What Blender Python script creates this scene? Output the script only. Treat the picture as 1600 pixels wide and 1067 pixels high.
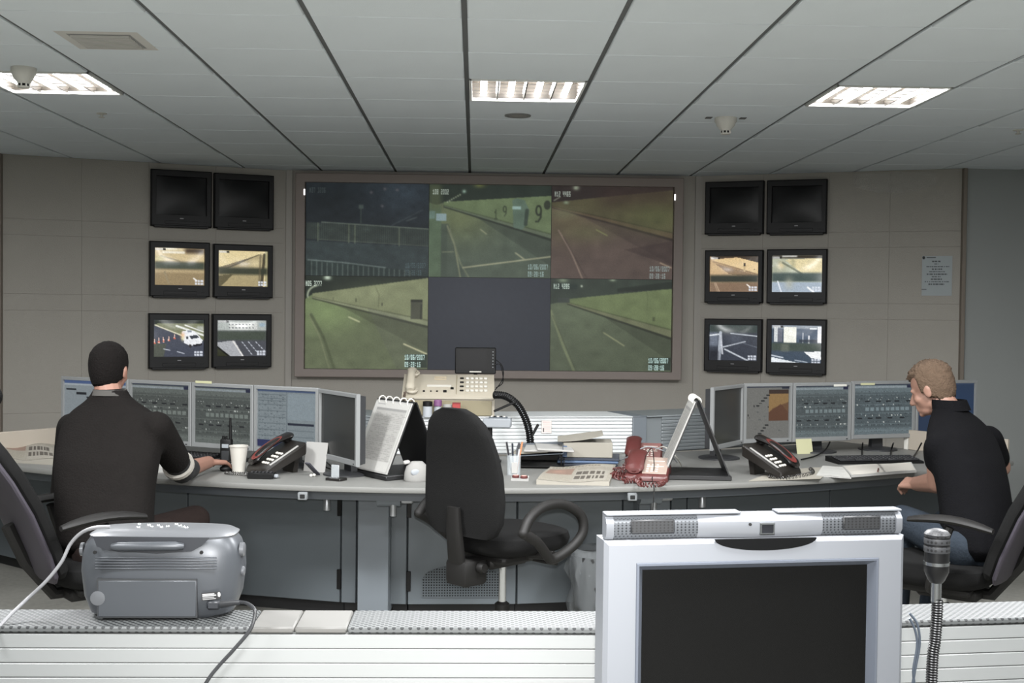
import bpy, bmesh, math, random
import numpy as np
from mathutils import Vector, Matrix

for o in list(bpy.data.objects):
    bpy.data.objects.remove(o, do_unlink=True)
SC = bpy.context.scene
COL = SC.collection
R = math.radians

# ---------------------------------------------------------------- camera
F_PX, CAM_H = 1880.0, 1.55
_y = Vector((-58.5, 47.5, -F_PX)).normalized()
_z = Vector((0.011, 1.0, (47.5 - 0.011 * 58.5) / F_PX)); _z = (_z - _y * _z.dot(_y)).normalized()
_x = _y.cross(_z)
CAM_R = Matrix((_x, _y, _z))                      # rows: world axes seen by the camera = camera-to-world rotation
cam_d = bpy.data.cameras.new('camera'); cam_d.sensor_width = 36; cam_d.lens = 36 * F_PX / 1600
cam_d.clip_start = 0.05
cam = bpy.data.objects.new('camera', cam_d); COL.objects.link(cam)
cam.matrix_world = Matrix.Translation((0, 0, CAM_H)) @ CAM_R.to_4x4()
SC.camera = cam

def ray(px, py):
    return (CAM_R @ Vector(((px - 800) / F_PX, -(py - 533.5) / F_PX, -1.0)))
def at(px, py, Y):
    d = ray(px, py); return Vector((0, 0, CAM_H)) + d * (Y / d.y)
def atz(px, py, Z):
    d = ray(px, py); return Vector((0, 0, CAM_H)) + d * ((Z - CAM_H) / d.z)
def atplane(px, py, p, n):
    d = ray(px, py); o = Vector((0, 0, CAM_H)); n = Vector(n)
    return o + d * ((Vector(p) - o).dot(n) / d.dot(n))

# ---------------------------------------------------------------- world, exposure, lamps
SC.view_settings.view_transform = 'Standard'
SC.view_settings.look = 'None'
SC.view_settings.gamma = 1.0
SC.view_settings.use_curve_mapping = False
EXPOSURE = 0.2
SC.view_settings.exposure = EXPOSURE
wd = bpy.data.worlds.new('world'); SC.world = wd; wd.use_nodes = True
wd.node_tree.nodes['Background'].inputs[0].default_value = (0.5, 0.55, 0.6, 1)
wd.node_tree.nodes['Background'].inputs[1].default_value = 0.02

CEIL = 2.67
TUBE_STRENGTH = 48.0
ROOM_LAMP_W = 135.0
# the photographer's flash, just above the lens
fd = bpy.data.lights.new('camera_flash', 'SPOT'); fd.energy = 340; fd.color = (1.0, 0.985, 0.97)
fd.shadow_soft_size = 0.02; fd.spot_size = R(51); fd.spot_blend = 1.0
fo = bpy.data.objects.new('camera_flash', fd); COL.objects.link(fo)
fo.location = (0.0, 0.02, CAM_H + 0.075); fo.rotation_euler = (R(81.0), 0, R(-1.0))
# luminaires of the same ceiling that hang outside the picture, nearer to and behind the camera
for (lx, ly) in ((-2.15, 3.75), (0.245, 3.75), (2.05, 3.75), (-2.15, 1.35), (0.245, 1.35), (2.05, 1.35),
                 (-2.15, -1.05), (0.245, -1.05), (2.05, -1.05)):
    ld = bpy.data.lights.new('ceiling_luminaire', 'AREA'); ld.shape = 'SQUARE'; ld.size = 0.55
    ld.energy = ROOM_LAMP_W * (1.0 if ly > 3 else 0.5); ld.color = (0.985, 0.99, 1.0)
    lo = bpy.data.objects.new('ceiling_luminaire', ld); COL.objects.link(lo); lo.location = (lx, ly, CEIL - 0.01)

# ---------------------------------------------------------------- helpers: colour, material
def lin(c):
    c = np.asarray(c, dtype=float)
    return np.where(c <= 0.04045, c / 12.92, ((c + 0.055) / 1.055) ** 2.4)
def rgb(r, g, b):
    l = lin(np.array([r, g, b]) / 255.0); return (float(l[0]), float(l[1]), float(l[2]), 1.0)

MATS = {}
def mat(name, col, rough=0.5, metal=0.0, spec=0.5, var=0.0, vscale=8.0, bump=0.0, bscale=60.0, emit=None, estr=0.0,
        alpha=1.0, trans=0.0, stretch=(1, 1, 1)):
    if name in MATS: return MATS[name]
    m = bpy.data.materials.new(name); m.use_nodes = True
    nt = m.node_tree; b = nt.nodes['Principled BSDF']
    c = rgb(*col)
    b.inputs['Base Color'].default_value = c
    b.inputs['Roughness'].default_value = rough
    b.inputs['Metallic'].default_value = metal
    b.inputs['Specular IOR Level'].default_value = spec
    b.inputs['Alpha'].default_value = alpha
    b.inputs['Transmission Weight'].default_value = trans
    if emit:
        b.inputs['Emission Color'].default_value = rgb(*emit); b.inputs['Emission Strength'].default_value = estr
    if var > 0 or bump > 0:
        tc = nt.nodes.new('ShaderNodeTexCoord'); mp = nt.nodes.new('ShaderNodeMapping')
        mp.inputs['Scale'].default_value = stretch
        nt.links.new(tc.outputs['Object'], mp.inputs['Vector'])
    if var > 0:
        n = nt.nodes.new('ShaderNodeTexNoise'); n.inputs['Scale'].default_value = vscale; n.inputs['Detail'].default_value = 4
        nt.links.new(mp.outputs[0], n.inputs['Vector'])
        mx = nt.nodes.new('ShaderNodeMix'); mx.data_type = 'RGBA'
        mx.inputs[6].default_value = tuple(max(0, x * (1 - var)) for x in c[:3]) + (1,)
        mx.inputs[7].default_value = tuple(min(1, x * (1 + var)) for x in c[:3]) + (1,)
        nt.links.new(n.outputs[0], mx.inputs[0]); nt.links.new(mx.outputs[2], b.inputs['Base Color'])
    if bump > 0:
        n2 = nt.nodes.new('ShaderNodeTexNoise'); n2.inputs['Scale'].default_value = bscale; n2.inputs['Detail'].default_value = 3
        nt.links.new(mp.outputs[0], n2.inputs['Vector'])
        bp = nt.nodes.new('ShaderNodeBump'); bp.inputs['Strength'].default_value = bump; bp.inputs['Distance'].default_value = 0.01
        nt.links.new(n2.outputs[0], bp.inputs['Height']); nt.links.new(bp.outputs[0], b.inputs['Normal'])
    MATS[name] = m
    return m

def weave_mat(name, col, sx=260.0, sz=260.0, amt=0.12):
    """hessian-like wall cloth: two crossing wave threads vary the colour a little"""
    m = mat(name, col, 0.95, spec=0.1, var=0.07, vscale=2.2, bump=0.25, bscale=160, stretch=(1, 1, 1))
    return m

def perforated_mat(name, col, hole, pitch=0.011):
    m = mat(name, col, 0.5)
    nt = m.node_tree; b = nt.nodes['Principled BSDF']
    tc = nt.nodes.new('ShaderNodeTexCoord'); mp = nt.nodes.new('ShaderNodeMapping')
    mp.inputs['Rotation'].default_value = (0, 0, R(45)); mp.inputs['Scale'].default_value = (1 / pitch,) * 3
    nt.links.new(tc.outputs['Object'], mp.inputs['Vector'])
    v = nt.nodes.new('ShaderNodeTexVoronoi'); v.inputs['Scale'].default_value = 1.0; v.inputs['Randomness'].default_value = 0.0
    nt.links.new(mp.outputs[0], v.inputs['Vector'])
    cr = nt.nodes.new('ShaderNodeValToRGB'); cr.color_ramp.elements[0].position = 0.30; cr.color_ramp.elements[1].position = 0.38
    cr.color_ramp.elements[0].color = rgb(*hole); cr.color_ramp.elements[1].color = rgb(*col)
    nt.links.new(v.outputs['Distance'], cr.inputs[0]); nt.links.new(cr.outputs[0], b.inputs['Base Color'])
    return m

# ---------------------------------------------------------------- helpers: meshes
def basis(d):
    d = Vector(d).normalized(); a = Vector((0, 0, 1)) if abs(d.z) < 0.9 else Vector((1, 0, 0))
    u = a.cross(d).normalized(); return u, d.cross(u)

class MB:
    def __init__(s): s.v = []; s.f = []
    def add(s, vs, fs, M=None):
        k = len(s.v)
        s.v += [(M @ Vector(p)) if M else Vector(p) for p in vs]
        s.f += [tuple(i + k for i in f) for f in fs]
        return s
    def box(s, c, size, bev=0.0, M=None, seg=1):
        bm = bmesh.new(); bmesh.ops.create_cube(bm, size=1.0)
        for v in bm.verts: v.co = Vector((v.co.x * size[0], v.co.y * size[1], v.co.z * size[2])) + Vector(c)
        if bev > 0:
            bmesh.ops.bevel(bm, geom=bm.edges[:], offset=min(bev, 0.49 * min(size)), segments=seg, affect='EDGES', profile=0.5)
        bm.verts.index_update()
        s.add([v.co.copy() for v in bm.verts], [[v.index for v in f.verts] for f in bm.faces], M); bm.free()
        return s
    def loft(s, rings, M=None, cap=True, closed=False):
        n = len(rings[0]); vs = [p for r in rings for p in r]; fs = []
        m = len(rings)
        for i in range(m if closed else m - 1):
            a, b = i * n, ((i + 1) % m) * n
            for j in range(n): fs.append((a + j, a + (j + 1) % n, b + (j + 1) % n, b + j))
        if cap and not closed:
            fs.append(tuple(reversed(range(n)))); fs.append(tuple((m - 1) * n + j for j in range(n)))
        return s.add(vs, fs, M)
    def tube(s, path, r, n=8, M=None, cap=True):
        P = [Vector(p) for p in path]; m = len(P)
        rr = r if isinstance(r, (list, tuple)) else [r] * m
        rings = []; u = None
        for i in range(m):
            t = (P[min(i + 1, m - 1)] - P[max(i - 1, 0)])
            t = t.normalized() if t.length > 1e-9 else Vector((0, 0, 1))
            if u is None: u, w = basis(t)
            else:
                u = (u - t * u.dot(t)).normalized(); w = t.cross(u)
            rings.append([P[i] + (u * math.cos(2 * math.pi * k / n) + w * math.sin(2 * math.pi * k / n)) * rr[i] for k in range(n)])
        return s.loft(rings, M, cap)
    def capsule(s, a, b, ra, rb, n=12):
        a = Vector(a); b = Vector(b); d = (b - a); L = d.length; d = d.normalized() if L > 1e-9 else Vector((0, 0, 1))
        path, rad = [], []
        for k in range(5):
            t = math.pi / 2 * (1 - k / 4); path.append(a - d * ra * math.sin(t)); rad.append(max(1e-4, ra * math.cos(t)))
        for k in range(5):
            t = math.pi / 2 * k / 4; path.append(b + d * rb * math.sin(t)); rad.append(max(1e-4, rb * math.cos(t)))
        return s.tube(path, rad, n)
    def ell(s, c, r, M=None, nu=14, nv=9, Rm=None):
        c = Vector(c); rings = []
        for i in range(nv + 1):
            t = math.pi * i / nv; z = -math.cos(t); q = max(math.sin(t), 1e-3)
            ring = []
            for k in range(nu):
                a = 2 * math.pi * k / nu
                p = Vector((r[0] * q * math.cos(a), r[1] * q * math.sin(a), r[2] * z))
                ring.append(c + (Rm @ p if Rm else p))
            rings.append(ring)
        return s.loft(rings, M)
    def lathe(s, prof, n=20, M=None, cap=True):
        return s.loft([[Vector((r * math.cos(2 * math.pi * k / n), r * math.sin(2 * math.pi * k / n), z)) for k in range(n)] for r, z in prof], M, cap)
    def prism(s, poly, h, M=None):
        return s.loft([[Vector((x, y, 0)) for x, y in poly], [Vector((x, y, h)) for x, y in poly]], M)
    def rects(s, rs, M=None, cap=True, closed=False):
        """loft of axis-aligned rectangles in XZ: (x0, x1, z0, z1, y)"""
        return s.loft([[Vector((a, y, c)), Vector((b, y, c)), Vector((b, y, d)), Vector((a, y, d))] for a, b, c, d, y in rs], M, cap, closed)
    def frame(s, w, h, tl, tr, tt, tb, y0, y1, rec=0.0, ch=0.004):
        """picture-frame ring, outer w x h, base at z = 0, front face at y0 (viewer side), back y1"""
        a, b = -w / 2, w / 2
        return s.rects([(a, b, 0, h, y1), (a, b, 0, h, y0 + ch), (a + ch, b - ch, ch, h - ch, y0),
                        (a + tl, b - tr, tb, h - tt, y0), (a + tl + rec, b - tr - rec, tb + rec, h - tt - rec, y1)], closed=True)
    def build(s, name, m, parent=None, world=False, smooth=38, loc=None):
        me = bpy.data.meshes.new(name)
        vs = s.v
        if world and parent is not None:
            T = Matrix.Identity(4); q = parent
            while q is not None:
                T = Matrix.Translation(q.location) @ q.rotation_euler.to_matrix().to_4x4() @ T; q = q.parent
            T = T.inverted()
            vs = [T @ p for p in vs]
        me.from_pydata([tuple(p) for p in vs], [], s.f); me.update()
        bm = bmesh.new(); bm.from_mesh(me); bmesh.ops.recalc_face_normals(bm, faces=bm.faces[:]); bm.to_mesh(me); bm.free()
        if smooth:
            me.polygons.foreach_set('use_smooth', [True] * len(me.polygons)); me.set_sharp_from_angle(angle=R(smooth))
        me.materials.append(m)
        o = bpy.data.objects.new(name, me); COL.objects.link(o)
        if parent is not None: o.parent = parent
        if loc is not None: o.location = loc
        return o

def remesh(o, voxel, smooth=4, fac=0.5):
    md = o.modifiers.new('r', 'REMESH'); md.mode = 'VOXEL'; md.voxel_size = voxel; md.use_smooth_shade = True
    if smooth:
        sm = o.modifiers.new('s', 'SMOOTH'); sm.iterations = smooth; sm.factor = fac
    dg = bpy.context.evaluated_depsgraph_get()
    me = bpy.data.meshes.new_from_object(o.evaluated_get(dg))
    mt = o.data.materials[0]; o.modifiers.clear(); old = o.data; o.data = me
    bpy.data.meshes.remove(old)
    if not me.materials: me.materials.append(mt)
    me.polygons.foreach_set('use_smooth', [True] * len(me.polygons))
    return o

def tag(o, label=None, cat=None, group=None, kind=None):
    if label: o['label'] = label
    if cat: o['category'] = cat
    if group: o['group'] = group
    if kind: o['kind'] = kind
    return o
def thing(name, label, cat, loc=(0, 0, 0), rz=0.0, group=None):
    o = bpy.data.objects.new(name, None); COL.objects.link(o); o.empty_display_size = 0.05
    o.location = loc; o.rotation_euler = (0, 0, rz)
    return tag(o, label, cat, group)
def copy_of(o, name, parent, loc=(0, 0, 0), rot=(0, 0, 0)):
    c = o.copy(); c.name = name; COL.objects.link(c); c.parent = parent; c.location = loc; c.rotation_euler = rot
    return c
def Tm(loc=(0, 0, 0), rx=0, ry=0, rz=0):
    return Matrix.Translation(loc) @ Matrix.Rotation(rz, 4, 'Z') @ Matrix.Rotation(ry, 4, 'Y') @ Matrix.Rotation(rx, 4, 'X')
def arc(pts, n=6):
    """smooth path through points (Catmull-Rom)"""
    P = [Vector(p) for p in pts]; out = []
    for i in range(len(P) - 1):
        p0, p1, p2, p3 = P[max(i - 1, 0)], P[i], P[i + 1], P[min(i + 2, len(P) - 1)]
        for k in range(n):
            t = k / n
            out.append(0.5 * ((2 * p1) + (p2 - p0) * t + (2 * p0 - 5 * p1 + 4 * p2 - p3) * t * t + (3 * p1 - p0 - 3 * p2 + p3) * t ** 3))
    out.append(P[-1]); return out
def coil(path, r, turns):
    """telephone-cord helix round a path"""
    P = arc(path, 30); n = len(P); N = turns * 8; out = []
    for i in range(N + 1):
        q = i / N * (n - 1); k = min(int(q), n - 2); p = P[k].lerp(P[k + 1], q - k)
        u, w = basis(P[k + 1] - P[k]); a = 2 * math.pi * turns * i / N
        out.append(p + (u * math.cos(a) + w * math.sin(a)) * r)
    return out

# ---------------------------------------------------------------- helpers: pictures shown on screens (vertex colours on a fine grid)
FONT = {'0': ('###', '#.#', '#.#', '#.#', '###'), '1': ('.#.', '##.', '.#.', '.#.', '###'), '2': ('###', '..#', '###', '#..', '###'),
        '3': ('###', '..#', '.##', '..#', '###'), '4': ('#.#', '#.#', '###', '..#', '..#'), '5': ('###', '#..', '###', '..#', '###'),
        '6': ('###', '#..', '###', '#.#', '###'), '7': ('###', '..#', '..#', '.#.', '.#.'), '8': ('###', '#.#', '###', '#.#', '###'),
        '9': ('###', '#.#', '###', '..#', '###'), '/': ('..#', '..#', '.#.', '#..', '#..'), ':': ('...', '.#.', '...', '.#.', '...'),
        'N': ('#.#', '###', '###', '#.#', '#.#'), 'D': ('##.', '#.#', '#.#', '#.#', '##.'), 'J': ('..#', '..#', '..#', '#.#', '###'), ' ': ('...',) * 5,
        'B': ('##.', '#.#', '##.', '#.#', '##.'), 'U': ('#.#', '#.#', '#.#', '#.#', '###'), 'T': ('###', '.#.', '.#.', '.#.', '.#.')}

class Pic:
    def __init__(s, W, H, col, seed=1):
        s.W, s.H = W, H
        s.a = np.empty((H, W, 3)); s.a[:] = np.array(col) / 255.0
        s.U, s.V = np.meshgrid((np.arange(W) + 0.5) / W, (np.arange(H) + 0.5) / H)
        s.rng = np.random.default_rng(seed)
    def mix(s, m, col, al=1.0):
        m = np.clip(m, 0, 1)[..., None] * al; s.a = s.a * (1 - m) + np.array(col) / 255.0 * m; return s
    def rect(s, x0, y0, x1, y1, col, al=1.0, soft=0.0):
        if soft <= 0: m = ((s.U >= x0) & (s.U <= x1) & (s.V >= y0) & (s.V <= y1)).astype(float)
        else:
            f = lambda t: np.clip(t / soft + 0.5, 0, 1)
            m = f(s.U - x0) * f(x1 - s.U) * f(s.V - y0) * f(y1 - s.V)
        return s.mix(m, col, al)
    def poly(s, pts, col, al=1.0):
        ins = np.zeros(s.U.shape, bool); n = len(pts)
        for i in range(n):
            (x0, y0), (x1, y1) = pts[i], pts[(i + 1) % n]
            if y0 == y1: continue
            c = ((y0 > s.V) != (y1 > s.V)) & (s.U < (x1 - x0) * (s.V - y0) / (y1 - y0) + x0)
            ins ^= c
        return s.mix(ins.astype(float), col, al)
    def line(s, p0, p1, w, col, al=1.0, w1=None):
        asp = s.H / s.W
        d = np.array([p1[0] - p0[0], (p1[1] - p0[1]) * asp]); L = max((d ** 2).sum(), 1e-9)
        X, Y = s.U - p0[0], (s.V - p0[1]) * asp
        t = np.clip((X * d[0] + Y * d[1]) / L, 0, 1)
        dist = np.hypot(X - t * d[0], Y - t * d[1])
        ww = w if w1 is None else w + (w1 - w) * t
        return s.mix(np.clip((ww - dist) * s.W + 0.5, 0, 1), col, al)
    def path(s, pts, w, col, al=1.0):
        for a, b in zip(pts[:-1], pts[1:]): s.line(a, b, w, col, al)
        return s
    def blob(s, x, y, rx, ry, col, al=1.0):
        d = ((s.U - x) / rx) ** 2 + ((s.V - y) / ry) ** 2
        return s.mix(np.exp(-d * 1.5), col, al)
    def disc(s, x, y, rx, ry, col, al=1.0):
        return s.mix((((s.U - x) / rx) ** 2 + ((s.V - y) / ry) ** 2 < 1).astype(float), col, al)
    def grain(s, amt, cells=None):
        if cells is None: n = s.rng.normal(0, amt, (s.H, s.W, 1))
        else:
            g = s.rng.normal(0, amt, (cells + 2, cells + 2)); x = s.U * cells; y = s.V * cells
            i, j = x.astype(int), y.astype(int); fx, fy = x - i, y - j
            n = (g[j, i] * (1 - fx) * (1 - fy) + g[j, i + 1] * fx * (1 - fy) + g[j + 1, i] * (1 - fx) * fy + g[j + 1, i + 1] * fx * fy)[..., None]
        s.a = np.clip(s.a * (1 + n), 0, 1); return s
    def text(s, x, y, t, cw, ch, col, al=1.0):
        if cw < 0.03 and s.W > 150 and not getattr(s, 'soft', 0):     # camera pictures are soft, the print on them is not
            s.soft = 1
            for _ in range(2):
                b = np.pad(s.a, ((1, 1), (1, 1), (0, 0)), 'edge'); s.a = (b[1:-1, 1:-1] * 2 + b[:-2, 1:-1] + b[2:, 1:-1] + b[1:-1, :-2] + b[1:-1, 2:]) / 6
        if cw < 0.03:                                     # small print: one grid cell per dot
            xi, yi = int(x * s.W), int(y * s.H); rp = max(1, round(ch * s.H / 5)); m = np.zeros((s.H, s.W))
            for k, c in enumerate(t):
                for j in range(5):
                    for i in range(3):
                        if FONT.get(c, FONT['8'])[j][i] == '#':
                            m[yi + j * rp: yi + (j + 1) * rp, min(s.W - 1, xi + 4 * k + i)] = 1
            return s.mix(m, col, al)
        for k, c in enumerate(t):
            g = FONT.get(c, FONT['8'])
            for j in range(5):
                for i in range(3):
                    if g[j][i] == '#':
                        x0 = x + k * cw + i * cw * 0.27; y0 = y + j * ch / 5
                        s.rect(x0, y0, x0 + cw * 0.27, y0 + ch / 5, col, al)
        return s

def vcol_mat(name, estr, base=0.0, rough=0.25, spec=0.5):
    """picture from the mesh's colour attribute: lit screens emit it, prints show it as their own colour"""
    if name in MATS: return MATS[name]
    m = bpy.data.materials.new(name); m.use_nodes = True; nt = m.node_tree; b = nt.nodes['Principled BSDF']
    ca = nt.nodes.new('ShaderNodeVertexColor'); ca.layer_name = 'picture'
    b.inputs['Roughness'].default_value = rough; b.inputs['Specular IOR Level'].default_value = spec
    if base > 0: nt.links.new(ca.outputs[0], b.inputs['Base Color'])
    else: b.inputs['Base Color'].default_value = (0.008, 0.008, 0.009, 1)
    if estr > 0:
        nt.links.new(ca.outputs[0], b.inputs['Emission Color']); b.inputs['Emission Strength'].default_value = estr
    MATS[name] = m; return m

def picture(name, pic, w, h, m, parent=None, loc=(0, 0, 0), bulge=0.0, M=None, gain=1.0):
    """flat (or slightly domed) picture w x h in local XZ, centred, facing -Y"""
    H, W = pic.H, pic.W
    U, V = np.meshgrid(np.arange(W) / (W - 1), np.arange(H) / (H - 1))
    X = (U - 0.5) * w; Z = (0.5 - V) * h
    Y = -bulge * (1 - (2 * U - 1) ** 2) * (1 - (2 * V - 1) ** 2)
    co = np.stack([X, Y, Z], -1).reshape(-1, 3)
    if M is not None:
        Mm = np.array(M); co = co @ Mm[:3, :3].T + Mm[:3, 3]
    idx = np.arange(W * H).reshape(H, W)
    q = np.stack([idx[:-1, :-1], idx[1:, :-1], idx[1:, 1:], idx[:-1, 1:]], -1).reshape(-1, 4)
    me = bpy.data.meshes.new(name); me.vertices.add(W * H); me.vertices.foreach_set('co', co.ravel())
    me.loops.add(q.size); me.loops.foreach_set('vertex_index', q.ravel().astype(np.int32))
    me.polygons.add(len(q)); me.polygons.foreach_set('loop_start', np.arange(0, q.size, 4, dtype=np.int32))
    me.update(calc_edges=True); me.validate()
    att = me.color_attributes.new('picture', 'FLOAT_COLOR', 'POINT')
    c = np.ones((W * H, 4)); c[:, :3] = lin(pic.a).reshape(-1, 3) * gain
    att.data.foreach_set('color', c.ravel())
    me.polygons.foreach_set('use_smooth', [True] * len(me.polygons))
    me.materials.append(m)
    o = bpy.data.objects.new(name, me); COL.objects.link(o)
    if parent is not None: o.parent = parent
    o.location = loc
    return o

# ================================================================ SETTING
M_CLOTH = weave_mat('beige_wall_cloth', (163, 159, 151))
M_PAINT = mat('white_wall_paint', (148, 151, 149), 0.8, var=0.03, vscale=2)
M_TILE = mat('ceiling_tile', (226, 233, 237), 0.9, spec=0.2, var=0.03, vscale=3, bump=0.15, bscale=220)
M_GRID = mat('ceiling_reveal', (96, 98, 98), 0.7)
M_CARPET = mat('grey_carpet', (128, 127, 121), 0.95, spec=0.1, var=0.2, vscale=30, bump=0.4, bscale=300)
M_BROWNTRIM = mat('brown_trim', (124, 115, 105), 0.7)
M_LIGHTTRIM = mat('pale_trim', (160, 156, 149), 0.7)

tag(MB().box((0.2, 3.4, -0.05), (11.6, 13.6, 0.1)).build('floor', M_CARPET), 'grey carpet floor under the consoles', kind='structure')

# ceiling: slab with tiles hung below it
ceiling = MB().box((0.2, 3.4, CEIL + 0.16), (11.6, 13.6, 0.1)).build('ceiling', M_GRID)
tag(ceiling, 'grey suspended ceiling of square tiles with dark reveal lines', kind='structure')
TX0, TY0, TP = -0.05, 4.65, 0.6
LAMPS = [(-4, 2), (0, 2), (3, 2)]                      # tile cells (column, row) taken by luminaires
tile_me = MB().box((0, 0, 0.012), (TP - 0.022, TP - 0.007, 0.024), 0.004).build('ceiling_tile', M_TILE, ceiling).data
bpy.data.objects.remove([c for c in ceiling.children][0])
grid = MB()
far = MB()
for i in range(-8, 9):
    for j in range(-13, 9):
        cx, cy = TX0 + (i + 0.5) * TP, TY0 + (j + 0.5) * TP
        if (i, j) in LAMPS: continue
        u = cx / max(cy, 0.1)
        if cy > 3.6 and -0.46 < u < 0.53 and cy > 4.0:
            t = bpy.data.objects.new('ceiling_tile', tile_me); COL.objects.link(t); t.parent = ceiling; t.location = (cx, cy, CEIL)
        else:
            far.box((cx, cy, CEIL + 0.012), (TP - 0.022, TP - 0.004, 0.024))
tag(far.build('ceiling_tile_field', M_TILE, ceiling), kind='stuff')
for i in range(-8, 10):
    grid.box((TX0 + i * TP, 3.4, CEIL + 0.016), (0.03, 13.4, 0.012))
grid.build('reveal_rails', M_GRID, ceiling)
tag(ceiling.children[-1], kind='stuff')

# walls (cloth-covered, the two side bays turned inwards)
AL, AR = Vector((-1.543, 9.8, 0)), Vector((1.793, 9.8, 0))
EL, ER = Vector((-3.496, 9.01, 0)), Vector((3.69, 9.03, 0))
tag(MB().box(((AL.x + AR.x) / 2, 9.86, CEIL / 2), (AR.x - AL.x + 0.1, 0.12, CEIL)).build('wall_back', M_CLOTH), 'beige cloth wall behind the video wall', kind='structure')
for px in (452, 1090):
    p = at(px, 400, 9.8)
    tag(MB().box((p.x, 9.79, CEIL / 2), (0.055, 0.02, CEIL), 0.004).build('trim_1' if px < 800 else 'trim_2', M_LIGHTTRIM),
        'pale vertical strip %s of the video wall' % ('left' if px < 800 else 'right'), kind='structure')
RZL = math.atan2(AL.y - EL.y, AL.x - EL.x); RZR = math.atan2(ER.y - AR.y, ER.x - AR.x)
LL, LR = (AL - EL).length, (ER - AR).length
rows = [0, 0.75, 1.52, 1.643, 2.08, 2.20, CEIL]
def bay(name, org, rz, L, cols, label):
    w = MB().box((L / 2, 0.056, CEIL / 2), (L, 0.104, CEIL)).build(name, mat('dark_seam', (150, 145, 138), 0.95), smooth=0)
    w.location = org; w.rotation_euler = (0, 0, rz); tag(w, label, kind='structure')
    for a, b in zip(cols[:-1], cols[1:]):
        for c, d in zip(rows[:-1], rows[1:]):
            MB().box(((a + b) / 2, 0.012, (c + d) / 2), (b - a - 0.002, 0.022, d - c - 0.002), 0.001).build('wall_panel', M_CLOTH, w)
    return w
wl = bay('wall_back_left', EL, RZL, LL, [0, 0.56, 1.05, 1.56, LL], 'beige cloth wall bay with the left bank of monitors')
wr = bay('wall_back_right', AR, RZR, LR, [0, 0.55, 1.06, 1.52, LR], 'beige cloth wall bay with the right bank of monitors')
tag(MB().box((EL.x - 0.008, EL.y - 0.01, CEIL / 2), (0.035, 0.05, CEIL), 0.004).build('trim_3', M_BROWNTRIM), 'brown strip at the left end of the cloth wall', kind='structure')
tag(MB().box((ER.x + 0.006, ER.y - 0.01, CEIL / 2), (0.03, 0.05, CEIL), 0.004).build('trim_4', M_BROWNTRIM), 'brown strip at the right end of the cloth wall', kind='structure')
def wall(name, a, b, label):
    a, b = Vector(a), Vector(b); d = b - a; L = d.length
    w = MB().box((L / 2, 0.06, CEIL / 2), (L, 0.12, CEIL)).build(name, M_PAINT, smooth=0)
    w.location = (a.x, a.y, 0); w.rotation_euler = (0, 0, math.atan2(d.y, d.x)); return tag(w, label, kind='structure')
wall('wall_far_left', (-5.4, 9.0, 0), (EL.x - 0.02, EL.y, 0), 'plain pale wall left of the cloth wall')
wall('wall_far_right', (ER.x + 0.02, ER.y, 0), (5.8, 9.15, 0), 'plain pale wall right of the cloth wall')
wall('wall_left', (-5.4, -3.2, 0), (-5.4, 9.1, 0), 'plain pale left wall')
wall('wall_right', (5.8, 9.2, 0), (5.8, -3.2, 0), 'plain pale right wall')
wall('wall_front', (5.8, -3.2, 0), (-5.4, -3.2, 0), 'plain pale wall behind the camera')

# ================================================================ CEILING FITTINGS
M_WHITEMETAL = mat('white_enamel', (225, 226, 222), 0.5)
M_REFL = mat('louvre_aluminium', (58, 52, 44), 0.5)
M_TUBE = mat('fluorescent_tube', (255, 255, 255), 0.5, emit=(252, 253, 255), estr=TUBE_STRENGTH)
def luminaire(i, j, label):
    cx, cy = TX0 + (i + 0.5) * TP, TY0 + (j + 0.5) * TP
    t = thing('ceiling_light', label, 'ceiling light', (cx, cy, CEIL), 0, 'recessed louvre lights in the ceiling')
    s = 0.288
    MB().rects([(-s - 0.004, s + 0.004, -s, s, 0)], cap=False)
    fr = MB()
    for (a, b, c, d) in ((-s, s, -s, -s + 0.014), (-s, s, s - 0.014, s), (-s, -s + 0.014, -s, s), (s - 0.014, s, -s, s)):
        fr.box(((a + b) / 2, (c + d) / 2, 0.004), (b - a, d - c, 0.016), 0.002)
    fr.build('frame', M_WHITEMETAL, t)
    h = MB()
    h.box((0, 0, 0.095), (0.57, 0.57, 0.006))
    for sx in (-1, 1):
        h.box((sx * 0.283, 0, 0.05), (0.006, 0.57, 0.09)); h.box((0, sx * 0.283, 0.05), (0.57, 0.006, 0.09))
    h.build('housing', M_REFL, t)
    for k in range(4):
        x = -0.2138 + k * 0.1425
        MB().tube([(x, -0.27, 0.036), (x, 0.27, 0.036)], 0.016, 10).build('tube', M_TUBE, t)
    for k in range(5):
        x = -0.283 + k * 0.1415
        MB().loft([[Vector((x - 0.003, -0.274, 0.004)), Vector((x + 0.003, -0.274, 0.004)), Vector((x + 0.01, -0.274, 0.036)), Vector((x - 0.01, -0.274, 0.036))],
                   [Vector((x - 0.003, 0.274, 0.004)), Vector((x + 0.003, 0.274, 0.004)), Vector((x + 0.01, 0.274, 0.036)), Vector((x - 0.01, 0.274, 0.036))]]).build('reflector_blade', M_REFL, t) if 0 < k < 4 else None
    for k in range(6):
        y = -0.23 + k * 0.092
        MB().loft([[Vector((-0.275, y - 0.001, 0.008)), Vector((-0.275, y + 0.001, 0.008)), Vector((-0.275, y + 0.001, 0.0105)), Vector((-0.275, y - 0.001, 0.0105))],
                   [Vector((0.275, y - 0.001, 0.008)), Vector((0.275, y + 0.001, 0.008)), Vector((0.275, y + 0.001, 0.0105)), Vector((0.275, y - 0.001, 0.0105))]]).build('cross_blade', mat('louvre_blade', (44, 41, 36), 0.6), t)
luminaire(-4, 2, 'recessed fluorescent ceiling light at far left beside a smoke detector')
luminaire(0, 2, 'recessed fluorescent ceiling light above the video wall, middle one')
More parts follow.
